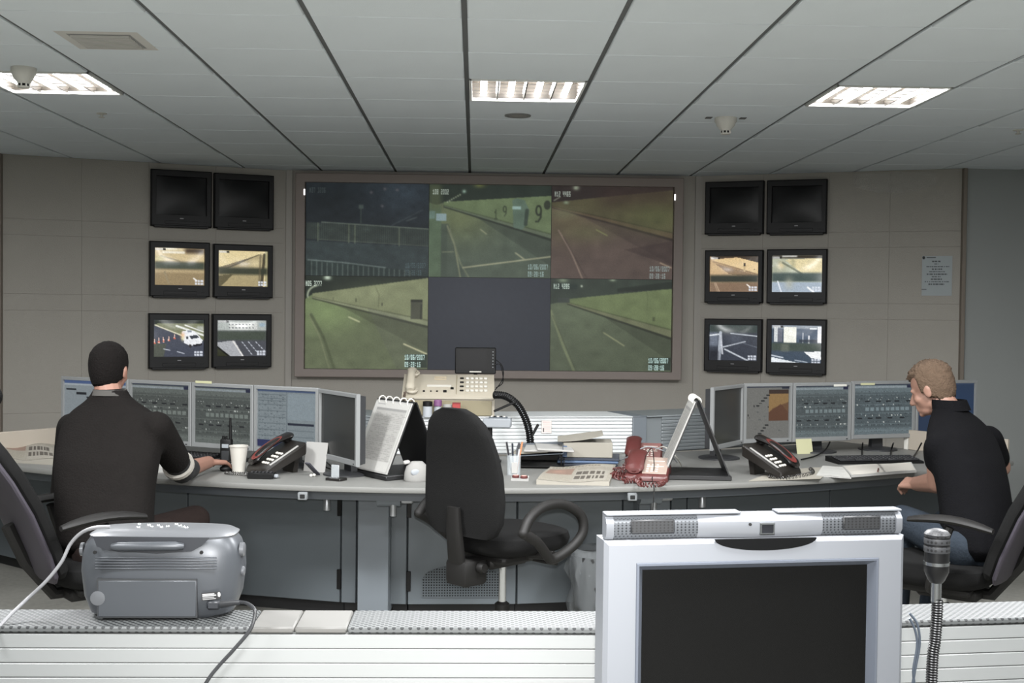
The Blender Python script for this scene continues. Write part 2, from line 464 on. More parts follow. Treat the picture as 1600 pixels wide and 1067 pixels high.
luminaire(3, 2, 'recessed fluorescent ceiling light on the right of the ceiling')

M_OFFWHITE = mat('offwhite_plastic', (198, 196, 188), 0.5)
M_BLACK = mat('black_plastic', (12, 12, 12), 0.5, spec=0.25)
M_DARKHOLE = mat('dark_hole', (12, 12, 12), 0.9)
# air vent
p = atz(168, 64, CEIL)
v = thing('ceiling_vent', 'square grey air vent grille in the ceiling', 'vent', (p.x, p.y, CEIL))
M_VENT = mat('vent_grey', (206, 204, 198), 0.6)
MB().rects([(-0.17, 0.17, -0.17, 0.17, 0.0), (-0.17, 0.17, -0.17, 0.17, 0.012), (-0.12, 0.12, -0.12, 0.12, 0.004), (-0.12, 0.12, -0.12, 0.12, -0.002)], closed=True,
           M=Matrix.Rotation(R(90), 4, 'X')).build('frame', M_VENT, v)
MB().box((0, 0, -0.001), (0.26, 0.26, 0.002)).build('backing', mat('vent_back', (150, 150, 148), 0.8), v)
for k in range(11):
    MB().box((0, -0.11 + k * 0.022, -0.007), (0.24, 0.009, 0.008)).build('slat', M_VENT, v)
# smoke detectors
def detector(px, py, label, s=1.0, slots=False):
    p = atz(px, py, CEIL)
    d = thing('smoke_detector', label, 'smoke detector', (p.x, p.y, CEIL), 0, 'smoke detectors on the ceiling')
    MB().lathe([(0.02, 0), (0.055 * s, 0), (0.055 * s, -0.022), (0.048 * s, -0.034), (0.045 * s, -0.045), (0.03, -0.07), (0.026, -0.075)], 22).build('housing', M_OFFWHITE, d)
    MB().lathe([(0.026, -0.075), (0.026, -0.088)], 18).build('chamber', M_DARKHOLE, d)
    for k in range(8):
        a = 2 * math.pi * k / 8
        MB().box((0.027 * math.cos(a), 0.027 * math.sin(a), -0.081), (0.006, 0.006, 0.016), M=None).build('rib', M_OFFWHITE, d)
    MB().lathe([(0.028, -0.087), (0.026, -0.094), (0.01, -0.097)], 18).build('cap', M_OFFWHITE, d)
    if slots:
        for sx in (-1, 1):
            MB().box((sx * 0.098, 0.0, -0.002), (0.036, 0.05, 0.004), 0.001).build('mount_slot', mat('slot_grey', (92, 92, 92), 0.7), d)
detector(37, 106, 'white domed smoke detector on the ceiling at far left', 1.05)
detector(1134, 184, 'white conical smoke detector between two small slots on the ceiling', 1.15, True)
# recessed speaker
p = atz(809, 180, CEIL)
s_ = thing('ceiling_speaker', 'small round recessed speaker behind the middle ceiling light', 'speaker', (p.x, p.y, CEIL))
MB().lathe([(0.055, 0.0), (0.075, 0.0), (0.075, -0.006), (0.06, -0.008), (0.055, -0.004)], 28, cap=False).build('rim', mat('speaker_grey', (120, 120, 118), 0.5), s_)
MB().lathe([(0.001, -0.003), (0.056, -0.003), (0.056, 0.0), (0.001, 0.0)], 28).build('grille', mat('speaker_grille', (150, 148, 142), 0.8), s_)
for px, py, lb in ((159, 177, 'tiny sprinkler head on the ceiling behind the left light'), (1591, 203, 'tiny sprinkler head on the ceiling at far right')):
    p = atz(px, py, CEIL); s_ = thing('sprinkler_head', lb, 'sprinkler', (p.x, p.y, CEIL), 0, 'sprinkler heads')
    MB().lathe([(0.03, 0), (0.03, -0.004), (0.012, -0.008)], 16).build('rose', M_OFFWHITE, s_)
    MB().lathe([(0.008, -0.006), (0.008, -0.02), (0.018, -0.022), (0.018, -0.025)], 12).build('deflector', M_OFFWHITE, s_)

# ================================================================ VIDEO WALL
GAIN = 2.0 ** (-EXPOSURE)
M_SCREEN = vcol_mat('lit_screen', GAIN * 0.9, rough=0.4, spec=0.15)
M_CRTSCREEN = vcol_mat('lit_tube_screen', GAIN, rough=0.15, spec=0.3)
STAMP = (150, 205, 200)
def stamp(p, y=0.85, col=STAMP, x=0.815, al=0.8, t2='09:28:16'):
    p.text(x, y, '10/06/2007', 0.0185, 0.055, col, al); p.text(x, y + 0.078, t2, 0.0185, 0.055, col, al)
W_, H_ = 240, 180
# top left: dark view with two railings
p1 = Pic(W_, H_, (33, 39, 43), 3)
p1.blob(0.8, 0.1, 0.3, 0.3, (52, 62, 70), 0.8).rect(0, 0, 0.35, 0.4, (24, 29, 31), 0.6, 0.3)
p1.poly([(0, 0.62), (1, 0.68), (1, 1), (0, 1)], (54, 64, 64), 0.85)
p1.poly([(0, 0.43), (1, 0.49), (1, 0.665), (0, 0.60)], (44, 52, 50), 0.8)
for k in range(64):
    x = 0.02 + k * 0.0155
    p1.line((x, 0.425 + 0.06 * x), (x, 0.605 + 0.06 * x), 0.0022, (84, 92, 80), 0.75)
p1.path([(0.13, 0.425), (0.5, 0.45), (1, 0.485)], 0.004, (104, 114, 102), 0.9).path([(0.1, 0.61), (1, 0.67)], 0.003, (100, 108, 94), 0.7)
for x in (0.1, 0.35, 0.4, 0.76): p1.line((x, 0.43 + 0.06 * x), (x, 0.62 + 0.06 * x), 0.005, (92, 100, 84), 0.8)
p1.poly([(0, 0.83), (0.6, 0.9), (1, 0.95), (1, 1), (0, 1)], (44, 54, 52), 0.9)
for k in range(20):
    x = 0.05 + k * 0.042; p1.line((x, 0.84 + 0.115 * x), (x, 1), 0.003, (120, 132, 124), 0.7)
p1.path([(0.02, 0.83), (0.3, 0.855), (0.65, 0.905)], 0.005, (110, 122, 118), 0.85)
p1.line((0.447, 0.28), (0.447, 0.43), 0.003, (62, 74, 66)).rect(0.43, 0.235, 0.465, 0.275, (84, 96, 86), 0.5)
p1.line((0.7, 0.45), (0.95, 0.28), 0.004, (58, 66, 68), 0.8).line((0.82, 0.4), (0.9, 0.36), 0.004, (84, 92, 90), 0.7)
for x, y in ((0.62, 0.245), (0.74, 0.07), (0.64, 0.06), (0.53, 0.1)): p1.blob(x, y, 0.014, 0.018, (96, 92, 96), 0.8)
p1.text(0.03, 0.06, 'N37 3206', 0.0185, 0.05, (70, 80, 80), 0.6); stamp(p1, 0.85, (80, 96, 100), al=0.6)
p1.grain(0.05).grain(0.06, 24)
def tunnel(seed, road, bright, wallc, ceilc, kerb, vpx, vpy, top_r, bot_r, kerb_r):
    p = Pic(W_, H_, road, seed)
    p.blob(vpx + 0.12, vpy + 0.16, 0.35, 0.32, bright, 0.85)
    p.poly([(vpx, vpy + 0.03), (1, bot_r), (1, min(1, bot_r + 0.34)), (vpx + 0.28, vpy + 0.16)], tuple(int(c * 0.78) for c in road), 0.6)
    p.poly([(0, 0), (1, 0), (1, top_r), (vpx, vpy), (0, vpy + 0.05)], ceilc)
    p.poly([(vpx, vpy - 0.01), (1, top_r), (1, bot_r), (vpx, vpy + 0.03)], wallc)
    p.line((vpx, vpy + 0.03), (1, bot_r), 0.006, tuple(int(c * 0.72) for c in wallc), 0.9, 0.01)
    p.poly([(vpx, vpy + 0.03), (1, bot_r), (1, kerb_r), (vpx, vpy + 0.04)], kerb)
    p.line((vpx, vpy + 0.045), (1, kerb_r + 0.01), 0.004, tuple(int(c * 0.55) for c in road), 0.9, 0.010)
    return p
# top middle: green tunnel with wall numbers
p2 = tunnel(5, (78, 88, 76), (104, 112, 80), (98, 112, 82), (42, 50, 44), (92, 102, 84), 0.12, 0.2, 0.11, 0.53, 0.575)
p2.poly([(0, 0.2), (0.1, 0.24), (0.1, 1), (0, 1)], (82, 98, 78)).rect(0, 0, 0.1, 0.28, (84, 92, 66), 0.6, 0.05).rect(0.1, 0.43, 0.15, 1, (70, 80, 68), 0.8)
p2.rect(0.06, 0.315, 0.14, 0.395, (130, 150, 152)).rect(0, 0.29, 0.05, 0.37, (108, 132, 128), 0.6)
p2.poly([(0.1, 0.42), (0.16, 0.42), (0.3, 1), (0.1, 1)], (66, 76, 68), 0.5)
p2.path([(0.15, 0.45), (0.21, 0.65), (0.26, 1)], 0.006, (118, 122, 98)).path([(0.17, 0.48), (0.26, 0.85), (0.33, 1)], 0.006, (110, 116, 94), 0.8)
p2.path([(0.11, 0.73), (0.2, 0.725)], 0.004, (112, 118, 96)).path([(0.28, 0.895), (0.75, 0.81), (1, 0.765)], 0.006, (146, 148, 122)).line((0.71, 0.73), (0.79, 0.805), 0.006, (140, 142, 118))
p2.line((0.42, 0.48), (0.47, 0.53), 0.005, (130, 134, 108))
p2.poly([(0.72, 0.14), (0.78, 0.16), (0.82, 0.27), (0.80, 0.42), (0.76, 0.48), (0.69, 0.46), (0.68, 0.16)], (86, 104, 92), 0.9).rect(0.68, 0.23, 0.75, 0.26, (150, 176, 172), 0.8).line((0.8, 0.27), (0.79, 0.42), 0.015, (54, 64, 56), 0.9)
def nine(p, x, y, w, h, col, lw):
    pts = [(x + w * math.cos(a), y + h * 0.42 * math.sin(a)) for a in np.linspace(0, 2 * math.pi, 18)]
    p.path(pts, lw, col, 0.9).path([(x + w, y), (x + w * 0.9, y + h * 0.6), (x - w * 0.2, y + h)], lw, col, 0.9)
nine(p2, 0.618, 0.26, 0.012, 0.075, (54, 62, 48), 0.004); nine(p2, 0.895, 0.27, 0.02, 0.12, (44, 50, 40), 0.007)
p2.text(0.535, 0.26, '1', 0.03, 0.12, (60, 70, 52), 0.9).disc(0.965, 0.21, 0.028, 0.05, (52, 58, 48)).disc(0.875, 0.39, 0.008, 0.01, (48, 54, 42))
for k in range(7): p2.blob(0.15 + k * 0.017, 0.19 - k * 0.013, 0.007, 0.01, (180, 190, 160), 0.9)
p2.blob(0.285, 0.075, 0.018, 0.022, (150, 176, 160), 0.9).blob(0.41, 0.01, 0.05, 0.03, (96, 100, 60), 0.9)
p2.text(0.03, 0.06, '108 2002', 0.0185, 0.05, (168, 180, 168), 0.8); stamp(p2, 0.85, (150, 172, 168))
p2.grain(0.03).grain(0.04, 16)
# top right: reddish tunnel
p3 = tunnel(7, (86, 74, 68), (92, 84, 64), (80, 76, 56), (48, 42, 40), (88, 76, 60), 0.0, 0.19, 0.03, 0.5, 0.56)
p3.rect(0.4, 0, 1, 0.22, (58, 46, 42), 0.6, 0.15).blob(0.85, 0.33, 0.3, 0.2, (84, 88, 58), 0.7).blob(0.1, 0.3, 0.14, 0.08, (106, 106, 82), 0.7).blob(0.3, 0.5, 0.25, 0.12, (92, 92, 66), 0.6)
p3.path([(0.06, 0.48), (0.16, 0.7), (0.26, 1)], 0.006, (128, 112, 100)).path([(0.1, 0.55), (0.3, 1)], 0.004, (70, 58, 54), 0.7)
p3.line((0.37, 0.47), (0.46, 0.53), 0.004, (122, 124, 84)).line((0.9, 0.82), (0.99, 0.87), 0.005, (150, 132, 112)).poly([(0.6, 0.68), (1, 0.58), (1, 0.85)], (58, 48, 46), 0.5)
p3.blob(0.2, 0.02, 0.03, 0.03, (140, 150, 130), 0.9).path([(0.02, 0.16), (0.07, 0.12)], 0.004, (150, 156, 140), 0.8).blob(0.12, 0.18, 0.025, 0.02, (140, 156, 132), 0.9)
p3.text(0.025, 0.065, 'N12 4465', 0.0195, 0.055, (168, 178, 168), 0.8); stamp(p3, 0.86, (146, 160, 158))
p3.grain(0.03).grain(0.04, 16)
# bottom left: brighter olive tunnel with a doorway
p4 = tunnel(9, (100, 108, 82), (128, 146, 100), (128, 134, 102), (38, 45, 38), (134, 140, 112), 0.06, 0.2, 0.01, 0.475, 0.53)
p4.poly([(0.5, 0.33), (1, 0.54), (1, 1), (0.75, 1)], (88, 90, 84), 0.25).blob(0.6, 0.2, 0.35, 0.14, (138, 144, 112), 0.5)
p4.rect(0.86, 0.245, 0.955, 0.455, (76, 78, 66)).rect(0.86, 0.245, 0.955, 0.27, (48, 50, 42)).line((0.945, 0.3), (0.94, 0.45), 0.006, (54, 56, 46))
p4.path([(0.57, 0.11), (0.6, 0.2), (0.595, 0.33)], 0.003, (104, 108, 82)).rect(0.62, 0.285, 0.63, 0.315, (70, 72, 58)).rect(0.41, 0.24, 0.418, 0.275, (76, 80, 62)).rect(0.225, 0.23, 0.23, 0.27, (84, 88, 70))
p4.line((0.805, 0.725), (0.99, 0.83), 0.006, (196, 194, 158)).line((0.355, 0.44), (0.44, 0.49), 0.006, (184, 188, 148))
p4.path([(0.05, 0.42), (0.15, 0.66), (0.24, 1)], 0.012, (82, 90, 66), 0.8).path([(0.03, 0.42), (0.12, 0.66), (0.2, 1)], 0.005, (124, 130, 100), 0.8)
p4.blob(0.18, 0.02, 0.035, 0.03, (210, 226, 205), 1.0)
for k in range(12):
    a = math.pi * (0.95 + k * 0.045); p4.blob(0.11 + 0.09 * math.cos(a), 0.21 + 0.105 * math.sin(a), 0.009, 0.012, (196, 206, 180), 0.9)
p4.text(0.005, 0.06, 'N05 3777', 0.0195, 0.05, (200, 214, 200), 0.95)
p4.rect(0.815, 0.835, 0.995, 0.975, (38, 48, 44), 0.7); stamp(p4, 0.843, (196, 224, 216), al=0.95); p4.grain(0.03).grain(0.04, 16)
# bottom middle: blank dark blue
p5 = Pic(48, 36, (52, 55, 62), 11); p5.blob(0.4, 0.3, 0.6, 0.5, (60, 63, 70), 0.7).grain(0.012)
# bottom right: green tunnel
p6 = tunnel(13, (84, 92, 74), (98, 108, 86), (106, 118, 82), (56, 64, 56), (108, 112, 86), 0.14, 0.23, 0.095, 0.55, 0.63)
p6.poly([(0.55, 0.1), (1, 0.02), (1, 0.1), (0.55, 0.14)], (38, 44, 38), 0.8).rect(0, 0, 0.25, 0.2, (50, 58, 52), 0.6, 0.1).rect(0.06, 0.205, 0.16, 0.26, (62, 68, 64), 0.9)
p6.path([(0.005, 0.35), (0.1, 0.7), (0.2, 1)], 0.010, (112, 120, 92)).path([(0.02, 0.4), (0.22, 1)], 0.003, (78, 84, 66))
p6.line((0.44, 0.58), (0.61, 0.72), 0.005, (138, 142, 110)).rect(0.84, 0.405, 0.862, 0.45, (78, 86, 60)).path([(0.79, 0.13), (0.8, 0.17), (0.795, 0.34)], 0.002, (90, 100, 70))
p6.blob(0.1, 0.02, 0.05, 0.03, (124, 138, 116), 0.9).blob(0.51, 0.01, 0.03, 0.02, (150, 164, 140), 0.9).blob(0.255, 0.08, 0.01, 0.014, (200, 210, 190), 1)
p6.rect(0.02, 0.055, 0.22, 0.115, (40, 50, 46), 0.7).text(0.025, 0.06, 'N12 4285', 0.0185, 0.05, (180, 196, 184), 0.9)
p6.rect(0.815, 0.845, 0.995, 0.985, (38, 48, 44), 0.7); stamp(p6, 0.853, (186, 214, 208), al=0.95); p6.grain(0.03).grain(0.04, 16)

SX0, SX1 = at(477, 430, 9.74).x, at(1050.5, 430, 9.74).x
SZ1, SZ0 = at(760, 288.5, 9.74).z, at(760, 578.5, 9.74).z
cw, chh = (SX1 - SX0) / 3, (SZ1 - SZ0) / 2
vf = thing('video_wall_frame', 'wide taupe frame around the six-screen video wall', 'frame', ((SX0 + SX1) / 2, 9.79, SZ0 - 0.065))
M_TAUPE = mat('taupe_frame', (138, 128, 122), 0.7, var=0.04, vscale=3)
fw, fh = SX1 - SX0, SZ1 - SZ0
MB().frame(fw + 0.155, fh + 0.135, 0.076, 0.076, 0.072, 0.065, -0.10, 0.0, rec=0.0, ch=0.006).build('surround', M_TAUPE, vf)
for sx in (-1, 1):
    MB().box((sx * (fw / 2 + 0.004), -0.103, fh + 0.065 - 0.085), (0.012, 0.008, 0.05), 0.002).build('white_slot', mat('glow_white', (255, 255, 255), 0.5, emit=(255, 255, 255), estr=1.2), vf)  # small white slots at the frame edge, made to glow by emission
M_CUBE = mat('cube_black', (14, 15, 16), 0.5)
vid = [(p1, 0, 1, 'top left video wall screen showing dark road with railings', 'railings'), (p2, 1, 1, 'top middle video wall screen showing green tunnel with numbers on wall', ''),
       (p3, 2, 1, 'top right video wall screen showing reddish tunnel road', ''), (p4, 0, 0, 'bottom left video wall screen showing bright olive tunnel with doorway', ''),
       (p5, 1, 0, 'bottom middle video wall screen, blank dark blue', ''), (p6, 2, 0, 'bottom right video wall screen showing green tunnel curve', '')]
for pc, i, j, lb, _ in vid:
    t = thing('projection_screen', lb, 'screen', (SX0 + (i + 0.5) * cw, 9.74, SZ0 + (j + 0.5) * chh), 0, 'video wall screens')
    MB().box((0, 0.03, 0), (cw - 0.001, 0.05, chh - 0.001)).build('casing', M_CUBE, t)
    picture('picture', pc, cw - 0.004, chh - 0.004, M_SCREEN, t, (0, 0.002, 0))

# ================================================================ WALL MONITORS (12 tube sets)
WT = (200, 205, 215)
def blocks(p, col=(225, 230, 240), x=0.80, y=0.84):
    for r, n in ((0, 3), (1, 3)):
        for k in range(n): p.rect(x + k * 0.06, y + r * 0.075, x + 0.048 + k * 0.06, y + 0.05 + r * 0.075, col, 0.85)
def head(p, x=0.02, y=0.02, w=0.15):
    p.rect(x, y, x + w, y + 0.055, (205, 205, 205), 0.7).rect(x + w, y, x + w + 0.05, y + 0.055, (20, 20, 20), 0.9)
def crtpic(seed, col): return Pic(72, 56, col, seed)
c_off = None
a = crtpic(21, (150, 132, 100)); a.rect(0, 0, 1, 0.36, (205, 186, 144), 1, 0.06).rect(0.6, 0, 1, 0.14, (60, 48, 38), 0.9, 0.1).blob(0.3, 0.02, 0.25, 0.06, (255, 250, 230), 1)
a.rect(0.15, 0.09, 0.6, 0.15, (245, 240, 225), 0.8, 0.03).line((0.12, 0.22), (0.5, 0.35), 0.012, (140, 128, 96), 0.8).blob(0.1, 0.3, 0.12, 0.1, (210, 205, 160), 0.8)
a.rect(0, 0.375, 1, 0.56, (66, 74, 62), 0.97, 0.07).rect(0, 0.58, 1, 0.66, (200, 180, 140), 0.6, 0.06).path([(0.2, 0.65), (0.3, 1)], 0.02, (150, 136, 108)).line((0.78, 0.8), (0.84, 0.86), 0.014, (250, 245, 235)); head(a); blocks(a); a.grain(0.04)
b = crtpic(22, (222, 205, 158)); b.poly([(0, 0.5), (0.82, 0.1), (0.9, 0.1), (0.9, 1), (0, 1)], (170, 156, 118)).poly([(0.82, 0.1), (0, 0.48), (0, 0.58), (0.3, 0.45)], (120, 108, 82)).line((0.82, 0.1), (0.15, 0.5), 0.01, (80, 74, 56)).blob(0.75, 0.35, 0.15, 0.15, (215, 200, 158), 0.9)
b.line((0.93, 0.1), (0.87, 1), 0.03, (76, 70, 54)).rect(0.95, 0, 1, 1, (150, 146, 110), 0.8).rect(0, 0.47, 1, 0.66, (56, 60, 48), 0.95, 0.08).poly([(0, 0.7), (0.3, 0.66), (0.05, 1), (0, 1)], (70, 66, 48), 0.7).line((0.85, 0.1), (0.82, 1), 0.02, (96, 88, 68), 0.6); head(b); blocks(b); b.grain(0.04)
c = crtpic(23, (74, 78, 90)); c.rect(0, 0, 1, 0.16, (44, 50, 42), 1, 0.1).poly([(0.02, 0.14), (0.5, 0.42), (1, 0.55), (1, 0.1), (0.1, 0.1)], (122, 126, 96)).line((0.03, 0.15), (0.55, 0.42), 0.012, (222, 218, 196)).line((0.45, 0.17), (1, 0.42), 0.02, (230, 232, 225)).line((0.62, 0.15), (1, 0.33), 0.012, (235, 235, 230)).rect(0.85, 0.17, 1, 0.3, (210, 214, 214), 0.6, 0.06)
c.poly([(0, 0.62), (0.25, 0.65), (0.2, 1), (0, 1)], (88, 92, 74), 0.7)
for x, y in ((0.0, 0.55), (0.085, 0.53), (0.175, 0.51), (0.28, 0.485), (0.39, 0.43)): c.poly([(x, y + 0.09), (x + 0.012, y - 0.04), (x + 0.02, y - 0.04), (x + 0.038, y + 0.09)], (245, 205, 190)).rect(x + 0.005, y + 0.05, x + 0.035, y + 0.085, (205, 110, 90))
c.poly([(0.55, 0.32), (0.68, 0.28), (0.8, 0.31), (0.9, 0.44), (0.97, 0.55), (0.95, 0.64), (0.72, 0.7), (0.6, 0.62)], (238, 240, 244)).poly([(0.7, 0.43), (0.86, 0.41), (0.9, 0.48), (0.74, 0.52)], (62, 66, 74)).poly([(0.78, 0.66), (0.96, 0.63), (0.96, 0.68), (0.8, 0.72)], (40, 40, 46)).disc(0.72, 0.7, 0.03, 0.05, (60, 58, 60)).rect(0.64, 0.44, 0.675, 0.52, (70, 74, 80)).blob(0.57, 0.42, 0.05, 0.1, (240, 190, 150), 0.9).blob(0.57, 0.5, 0.035, 0.08, (240, 235, 190), 0.9).rect(0.66, 0.29, 0.75, 0.34, (120, 128, 140), 0.8)
c.line((0.2, 0.78), (0.32, 0.81), 0.008, WT).line((0.47, 0.85), (0.6, 0.9), 0.008, WT); blocks(c); c.grain(0.05)
d = crtpic(24, (78, 80, 86)); d.rect(0, 0, 1, 0.3, (176, 182, 178), 1, 0.06).rect(0.25, 0.08, 0.8, 0.26, (212, 214, 210), 0.9)
for k in range(8):
    for r in range(2): d.rect(0.23 + k * 0.068, 0.11 + r * 0.09, 0.265 + k * 0.068, 0.15 + r * 0.09, (110, 116, 116))
d.rect(0.85, 0.08, 0.97, 0.18, (150, 170, 185), 0.9, 0.05).rect(0, 0.3, 1, 0.55, (70, 78, 68), 0.95, 0.07).poly([(0, 0.62), (0.25, 0.57), (0.35, 0.57), (0.54, 1), (0, 1)], (170, 172, 176)).line((0.32, 0.58), (0.53, 1), 0.014, (228, 226, 222)).poly([(0, 0.72), (0.26, 1), (0, 1)], (52, 54, 38)).line((0, 0.72), (0.26, 1), 0.015, (20, 20, 18))
for k in range(5):
    for x0, dx in ((0.5, 0.055), (0.63, 0.06), (0.78, 0.07)): d.line((x0 + k * dx * 0.8, 0.6 + k * 0.075), (x0 + 0.025 + k * dx * 0.8, 0.635 + k * 0.075), 0.009, WT)
head(d, 0.03); blocks(d); d.grain(0.05)
e = crtpic(25, (196, 166, 128)); e.poly([(0, 0), (1, 0), (1, 0.19), (0.55, 0.04), (0.1, 0.08)], (70, 60, 50)).poly([(0.1, 0.1), (0.6, 0.05), (1, 0.19), (1, 0.5), (0.08, 0.16)], (224, 196, 148)).line((0.08, 0.16), (1, 0.52), 0.02, (150, 124, 92)).rect(0.69, 0.2, 0.74, 0.42, (196, 170, 128)).rect(0.7, 0.2, 0.735, 0.29, (60, 48, 36)).rect(0.9, 0.35, 0.925, 0.38, (80, 66, 48)).blob(0.1, 0.35, 0.25, 0.2, (214, 186, 144), 0.8).poly([(0.1, 0.2), (1, 0.55), (1, 0.6), (0.4, 0.5)], (120, 98, 76), 0.7)
e.rect(0, 0.53, 1, 0.73, (52, 56, 50), 0.96, 0.08).rect(0, 0.74, 1, 1, (126, 104, 86), 0.9, 0.05).path([(0.13, 0.75), (0.21, 1)], 0.01, (190, 165, 140)).path([(0.1, 0.75), (0.17, 1)], 0.008, (180, 158, 134)).line((0.77, 0.79), (0.83, 0.85), 0.012, (248, 240, 230)); head(e, 0.01, 0.04); blocks(e); e.grain(0.04)
f = crtpic(26, (196, 200, 178)); f.rect(0.0, 0, 1, 0.09, (56, 50, 42), 1, 0.05).rect(0.2, 0.0, 0.5, 0.05, (235, 235, 230), 0.8, 0.03).poly([(0.25, 0.12), (1, 0.08), (1, 0.5), (0.6, 0.48)], (226, 212, 168)).rect(0, 0.1, 0.3, 0.5, (150, 154, 132), 0.8, 0.15).blob(0.18, 0.28, 0.09, 0.12, (214, 196, 150), 0.9).line((0.22, 0.2), (0.6, 0.5), 0.02, (120, 124, 104)).rect(0.38, 0.1, 0.46, 0.35, (160, 158, 128), 0.7, 0.08)
f.rect(0, 0.47, 1, 0.71, (66, 80, 78), 0.95, 0.07).rect(0, 0.72, 1, 1, (166, 180, 196), 0.95, 0.04).line((0.12, 0.7), (0.2, 1), 0.012, (235, 240, 248)).line((0.72, 0.86), (0.84, 0.99), 0.018, (250, 252, 255)).blob(0.35, 0.75, 0.1, 0.2, (176, 176, 160), 0.7).blob(0.01, 0.28, 0.015, 0.02, (255, 255, 255)); head(f, 0.0, 0.03); blocks(f); f.grain(0.04)
g = crtpic(27, (62, 66, 76)); g.rect(0, 0, 1, 0.22, (62, 72, 70), 1, 0.06).rect(0, 0.22, 0.2, 0.6, (116, 124, 138), 0.9, 0.08).line((0, 0.31), (0.25, 0.26), 0.014, (225, 230, 236)).line((0.45, 0.24), (1, 0.31), 0.010, (205, 212, 220)).line((0.24, 0.22), (0.21, 1), 0.03, (176, 182, 192)).line((0.25, 0.3), (0.28, 0.8), 0.018, (196, 200, 208)).line((0.3, 0.62), (0.75, 0.46), 0.012, (200, 206, 214)).line((0.33, 0.68), (0.8, 0.98), 0.016, (196, 202, 210)).line((0.7, 0.5), (1, 0.62), 0.006, (110, 116, 126)).blob(0.55, 0.4, 0.2, 0.15, (92, 98, 110), 0.7).rect(0, 0.72, 0.2, 1, (40, 42, 48), 0.8, 0.08); blocks(g); g.grain(0.06)
h = crtpic(28, (70, 82, 96)); h.rect(0, 0, 1, 0.1, (160, 168, 176), 0.9, 0.05).rect(0.25, 0.05, 0.5, 0.46, (244, 244, 232)).rect(0.05, 0.05, 0.13, 0.44, (222, 226, 226), 0.95).rect(0.13, 0.1, 0.22, 0.45, (108, 112, 124)).rect(0.92, 0.03, 1, 0.47, (244, 246, 250)).rect(0.5, 0.1, 0.92, 0.45, (84, 98, 116), 0.9).rect(0.62, 0.2, 0.64, 0.46, (225, 230, 236)).rect(0.735, 0.26, 0.76, 0.48, (240, 242, 246)).rect(0.55, 0.38, 0.92, 0.44, (48, 54, 62), 0.7).rect(0.76, 0.08, 0.9, 0.11, (236, 240, 244))
h.rect(0, 0.47, 1, 0.68, (72, 82, 74), 0.95, 0.06).poly([(0.66, 0.7), (0.98, 0.68), (1, 0.9), (0.8, 0.85)], (246, 248, 250)).poly([(0, 0.85), (0.6, 1), (0, 1)], (232, 238, 244)).line((0, 0.8), (0.24, 0.86), 0.012, (206, 214, 224)).line((0.48, 0.92), (0.72, 0.97), 0.009, (190, 200, 212)).rect(0.2, 0.5, 0.36, 0.7, (118, 122, 112), 0.6, 0.06); head(h, 0.03); blocks(h, y=0.88); h.grain(0.05)

M_SETBLACK = mat('tube_set_black', (16, 16, 17), 0.5, spec=0.35)
M_DEADGLASS = mat('dark_tube_glass', (22, 23, 24), 0.35, spec=0.25)
M_LOGO = mat('pale_logo', (150, 150, 152), 0.4)
def tubeset(px0, px1, py0, py1, org, rz, pic, label):
    n = Vector((math.sin(rz), -math.cos(rz), 0))
    pc = Vector(org) + n * 0.06
    pa, pb = atplane(px0, (py0 + py1) / 2, pc, n), atplane(px1, (py0 + py1) / 2, pc, n)
    w = (pb - pa).length
    zt, zb = atplane((px0 + px1) / 2, py0, pc, n).z, atplane((px0 + px1) / 2, py1, pc, n).z
    hh = zt - zb
    c = (pa + pb) / 2 - n * 0.06
    t = thing('wall_monitor', label, 'monitor', (c.x, c.y, zb), rz, 'black tube monitors on the wall')
    MB().frame(w, hh - 0.008, 0.038, 0.038, 0.048, 0.088, -0.065, 0.0, rec=0.006, ch=0.008).build('bezel', M_SETBLACK, t)
    MB().box((0, -0.034, -0.000), (w - 0.05, 0.055, 0.02), 0.003).build('foot_lip', M_SETBLACK, t)
    sw, sh = w - 0.08, hh - 0.008 - 0.138
    zc = 0.088 + sh / 2
    if pic is None:
        N = 14; mb = MB(); vs = []; fs = []
        for j in range(N + 1):
            for i in range(N + 1):
                u, q = i / N * 2 - 1, j / N * 2 - 1
                vs.append((u * sw / 2, -0.036 - 0.016 * (1 - u * u) * (1 - q * q), zc + q * sh / 2))
        for j in range(N):
            for i in range(N): fs.append((j * (N + 1) + i, j * (N + 1) + i + 1, (j + 1) * (N + 1) + i + 1, (j + 1) * (N + 1) + i))
        mb.add(vs, fs).build('screen', M_DEADGLASS, t)
    else:
        picture('screen', pic, sw, sh, M_CRTSCREEN, t, (0, -0.04, zc), bulge=0.01)
    MB().box((0, -0.066, 0.062), (0.028, 0.003, 0.007), 0.001).build('maker_badge', M_LOGO, t)
    MB().box((0, -0.066, 0.03), (w * 0.55, 0.004, 0.026), 0.002).build('control_flap', M_SETBLACK, t)
    for k in range(2):
        MB().lathe([(0.004, 0), (0.004, 0.004), (0.002, 0.005)], 10, Tm((w * 0.36 + k * 0.018, -0.065, 0.035), rx=R(90))).build('button', M_SETBLACK, t)
Lb = [(236, 331, 264.5, 354), (335, 428, 270.5, 357.5), (234, 328, 376, 463.5), (334, 426.5, 380.5, 465), (232.5, 327, 488, 575.5), (332, 424.5, 489, 574)]
Rb = [(1101.5, 1193, 281.5, 365.5), (1198, 1292, 279, 365), (1101, 1192, 389, 473), (1198, 1292, 387.5, 474), (1100, 1190.5, 496.5, 580.5), (1197, 1291, 497, 584.5)]
